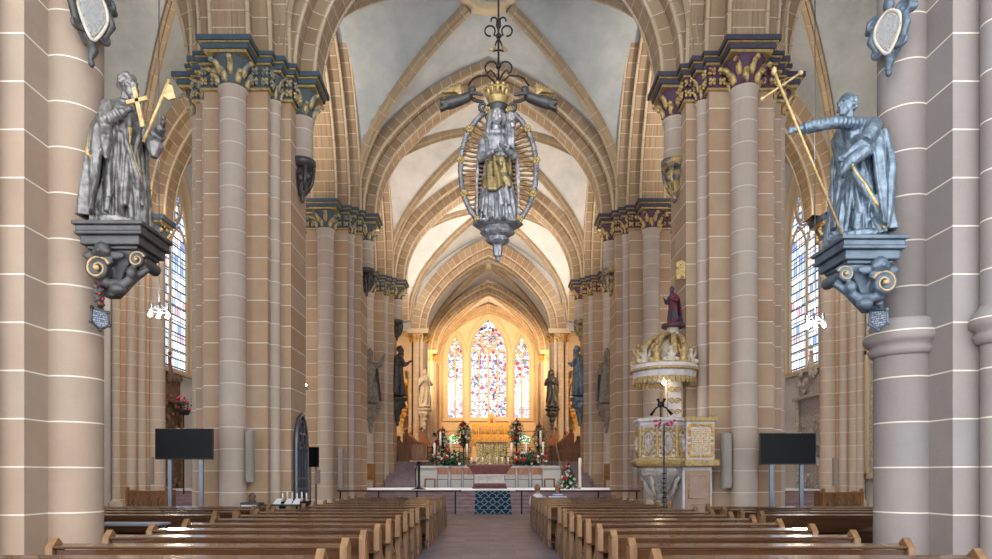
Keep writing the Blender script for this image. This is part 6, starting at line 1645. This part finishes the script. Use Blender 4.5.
# carved kneelers by pier C
for s, px in ((-1, 370), (1, 609)):
    a = P(px, 490, 36.2); t = thing('carved_chair', 'dark carved armchair at the foot of the %s altar-step pier' % ('left' if s < 0 else 'right'), 'chair', (a.x, 35.9, ZP))
    b = MB(); b.box(-.3, .3, -.25, .25, .4, .48); b.obj('seat', M['stall'], t); b = MB(); b.box(-.3, .3, .2, .27, .48, 1.3); bevel(b.obj('backrest', M['stall'], t), .03)
    for x in (-.27, .27):
        b = MB(); b.box(x-.04, x+.04, -.25, .25, .66, .72); b.tube([(x, -.2, .45), (x, -.2, .68)], .03, 6); b.obj('armrest', M['stall'], t)
        for y in (-.2, .22): b = MB(); b.lathe([(.04, 0), (.03, .1), (.045, .2), (.03, .3), (.035, .4)], 8, (x, y, 0)); b.obj('leg', M['stall'], t)
# little icon on right pier A and its bracket
c = P(679, 270, 18.4)
t = thing('small_wall_plaque', 'small gilt-framed plaque high on the second right pier above the red figure', 'plaque', (c.x+.05, 18.42, c.z))
b = MB(); b.loft([[(-.12, y, -.25), (.12, y, -.25), (.13, y, .2), (0, y, .3), (-.13, y, .2)] for y in (-.03, .02)], 0, False); b.obj('panel', M['capgR'], t)
# ================================================================== LIGHT
w = bpy.data.worlds.new('world'); SC.world = w; w.use_nodes = True
bg = w.node_tree.nodes['Background']; bg.inputs[0].default_value = (.93, .965, 1.0, 1); bg.inputs[1].default_value = 3.6
def lamp(name, typ, loc, energy, col, size=.3, target=None, angle=1.2, sy=None):
    l = bpy.data.lights.new(name, typ); l.energy = energy; l.color = col
    if typ == 'AREA':
        l.size = size
        if sy: l.shape = 'RECTANGLE'; l.size_y = sy
    elif typ == 'SPOT': l.spot_size = angle; l.spot_blend = .6; l.shadow_soft_size = size
    else: l.shadow_soft_size = size
    o = bpy.data.objects.new(name, l); COL.objects.link(o); o.location = loc
    if target is not None:
        o.rotation_euler = (Vector(target)-Vector(loc)).to_track_quat('-Z', 'Y').to_euler()
    return o
WARM = (1, .66, .34); NEUT = (1, .87, .72)
for s in (-1, 1):
    lamp('choir_floodlight', 'AREA', (s*6.0, 51.2, 9.0), 1600, WARM, 1.0, (-s*3, 63, 10)) if False else None
    lamp('choir_spotlight', 'SPOT', (s*4.3, 50.9, 11.0), 3600, WARM, .3, (-s*1.0, 65, 10), 1.5)
    lamp('choir_spotlight', 'SPOT', (s*4.3, 58.6, 11.0), 1800, WARM, .3, (-s*2, 65.5, 14), 2.2)
    lamp('transept_spotlight', 'SPOT', (s*8.3, 41.0, 9.0), 2600, WARM, .3, (s*6.5, 50, 6), 1.6)
    lamp('crossing_spotlight', 'SPOT', (s*5.2, 41.2, 11.5), 2500, NEUT, .3, (-s*1, 46, 19), 2.4)
    lamp('vault_fill_light', 'SPOT', (s*6.0, 31.6, 11.0), 1500, NEUT, .3, (-s*1, 34, 19), 2.4)  # unseen fill added to brighten this vault bay

for s in (-1, 1):
    lamp('vault_fill_light', 'SPOT', (s*6.0, 21.3, 12.95), 350, (.93, .96, 1), .3, (-s*1, 24, 19), 2.6)  # added fills above the capitals, lifting the nearer vaults
    lamp('vault_fill_light', 'SPOT', (s*6.0, 10.9, 12.95), 350, (.92, .96, 1), .3, (-s*1, 14, 19), 2.6)  # same added fill, one bay nearer
    lamp('aisle_fill_light', 'SPOT', (s*7.9, 21.3, 12.95), 1500, NEUT, .3, (s*12, 25, 18), 2.6)  # unseen fill added to lift the dark aisle vault

    lamp('aisle_lamp_glow', 'POINT', (s*10.85, 22.2, 6.6), 260, NEUT, .3)
    lamp('aisle_down_fill', 'SPOT', (s*10.9, 24.5, 18.0), 3500, NEUT, .4, (s*13.5, 27.5, 5), 1.3)  # added fill from above, brightening the aisle wall shafts

    lamp('platform_fill_light', 'SPOT', (s*5.3, 31.5, 12.6), 2600, (1, .93, .86), .3, (s*.5, 33.5, 1), 1.1)  # unseen fill added to brighten the platform and steps
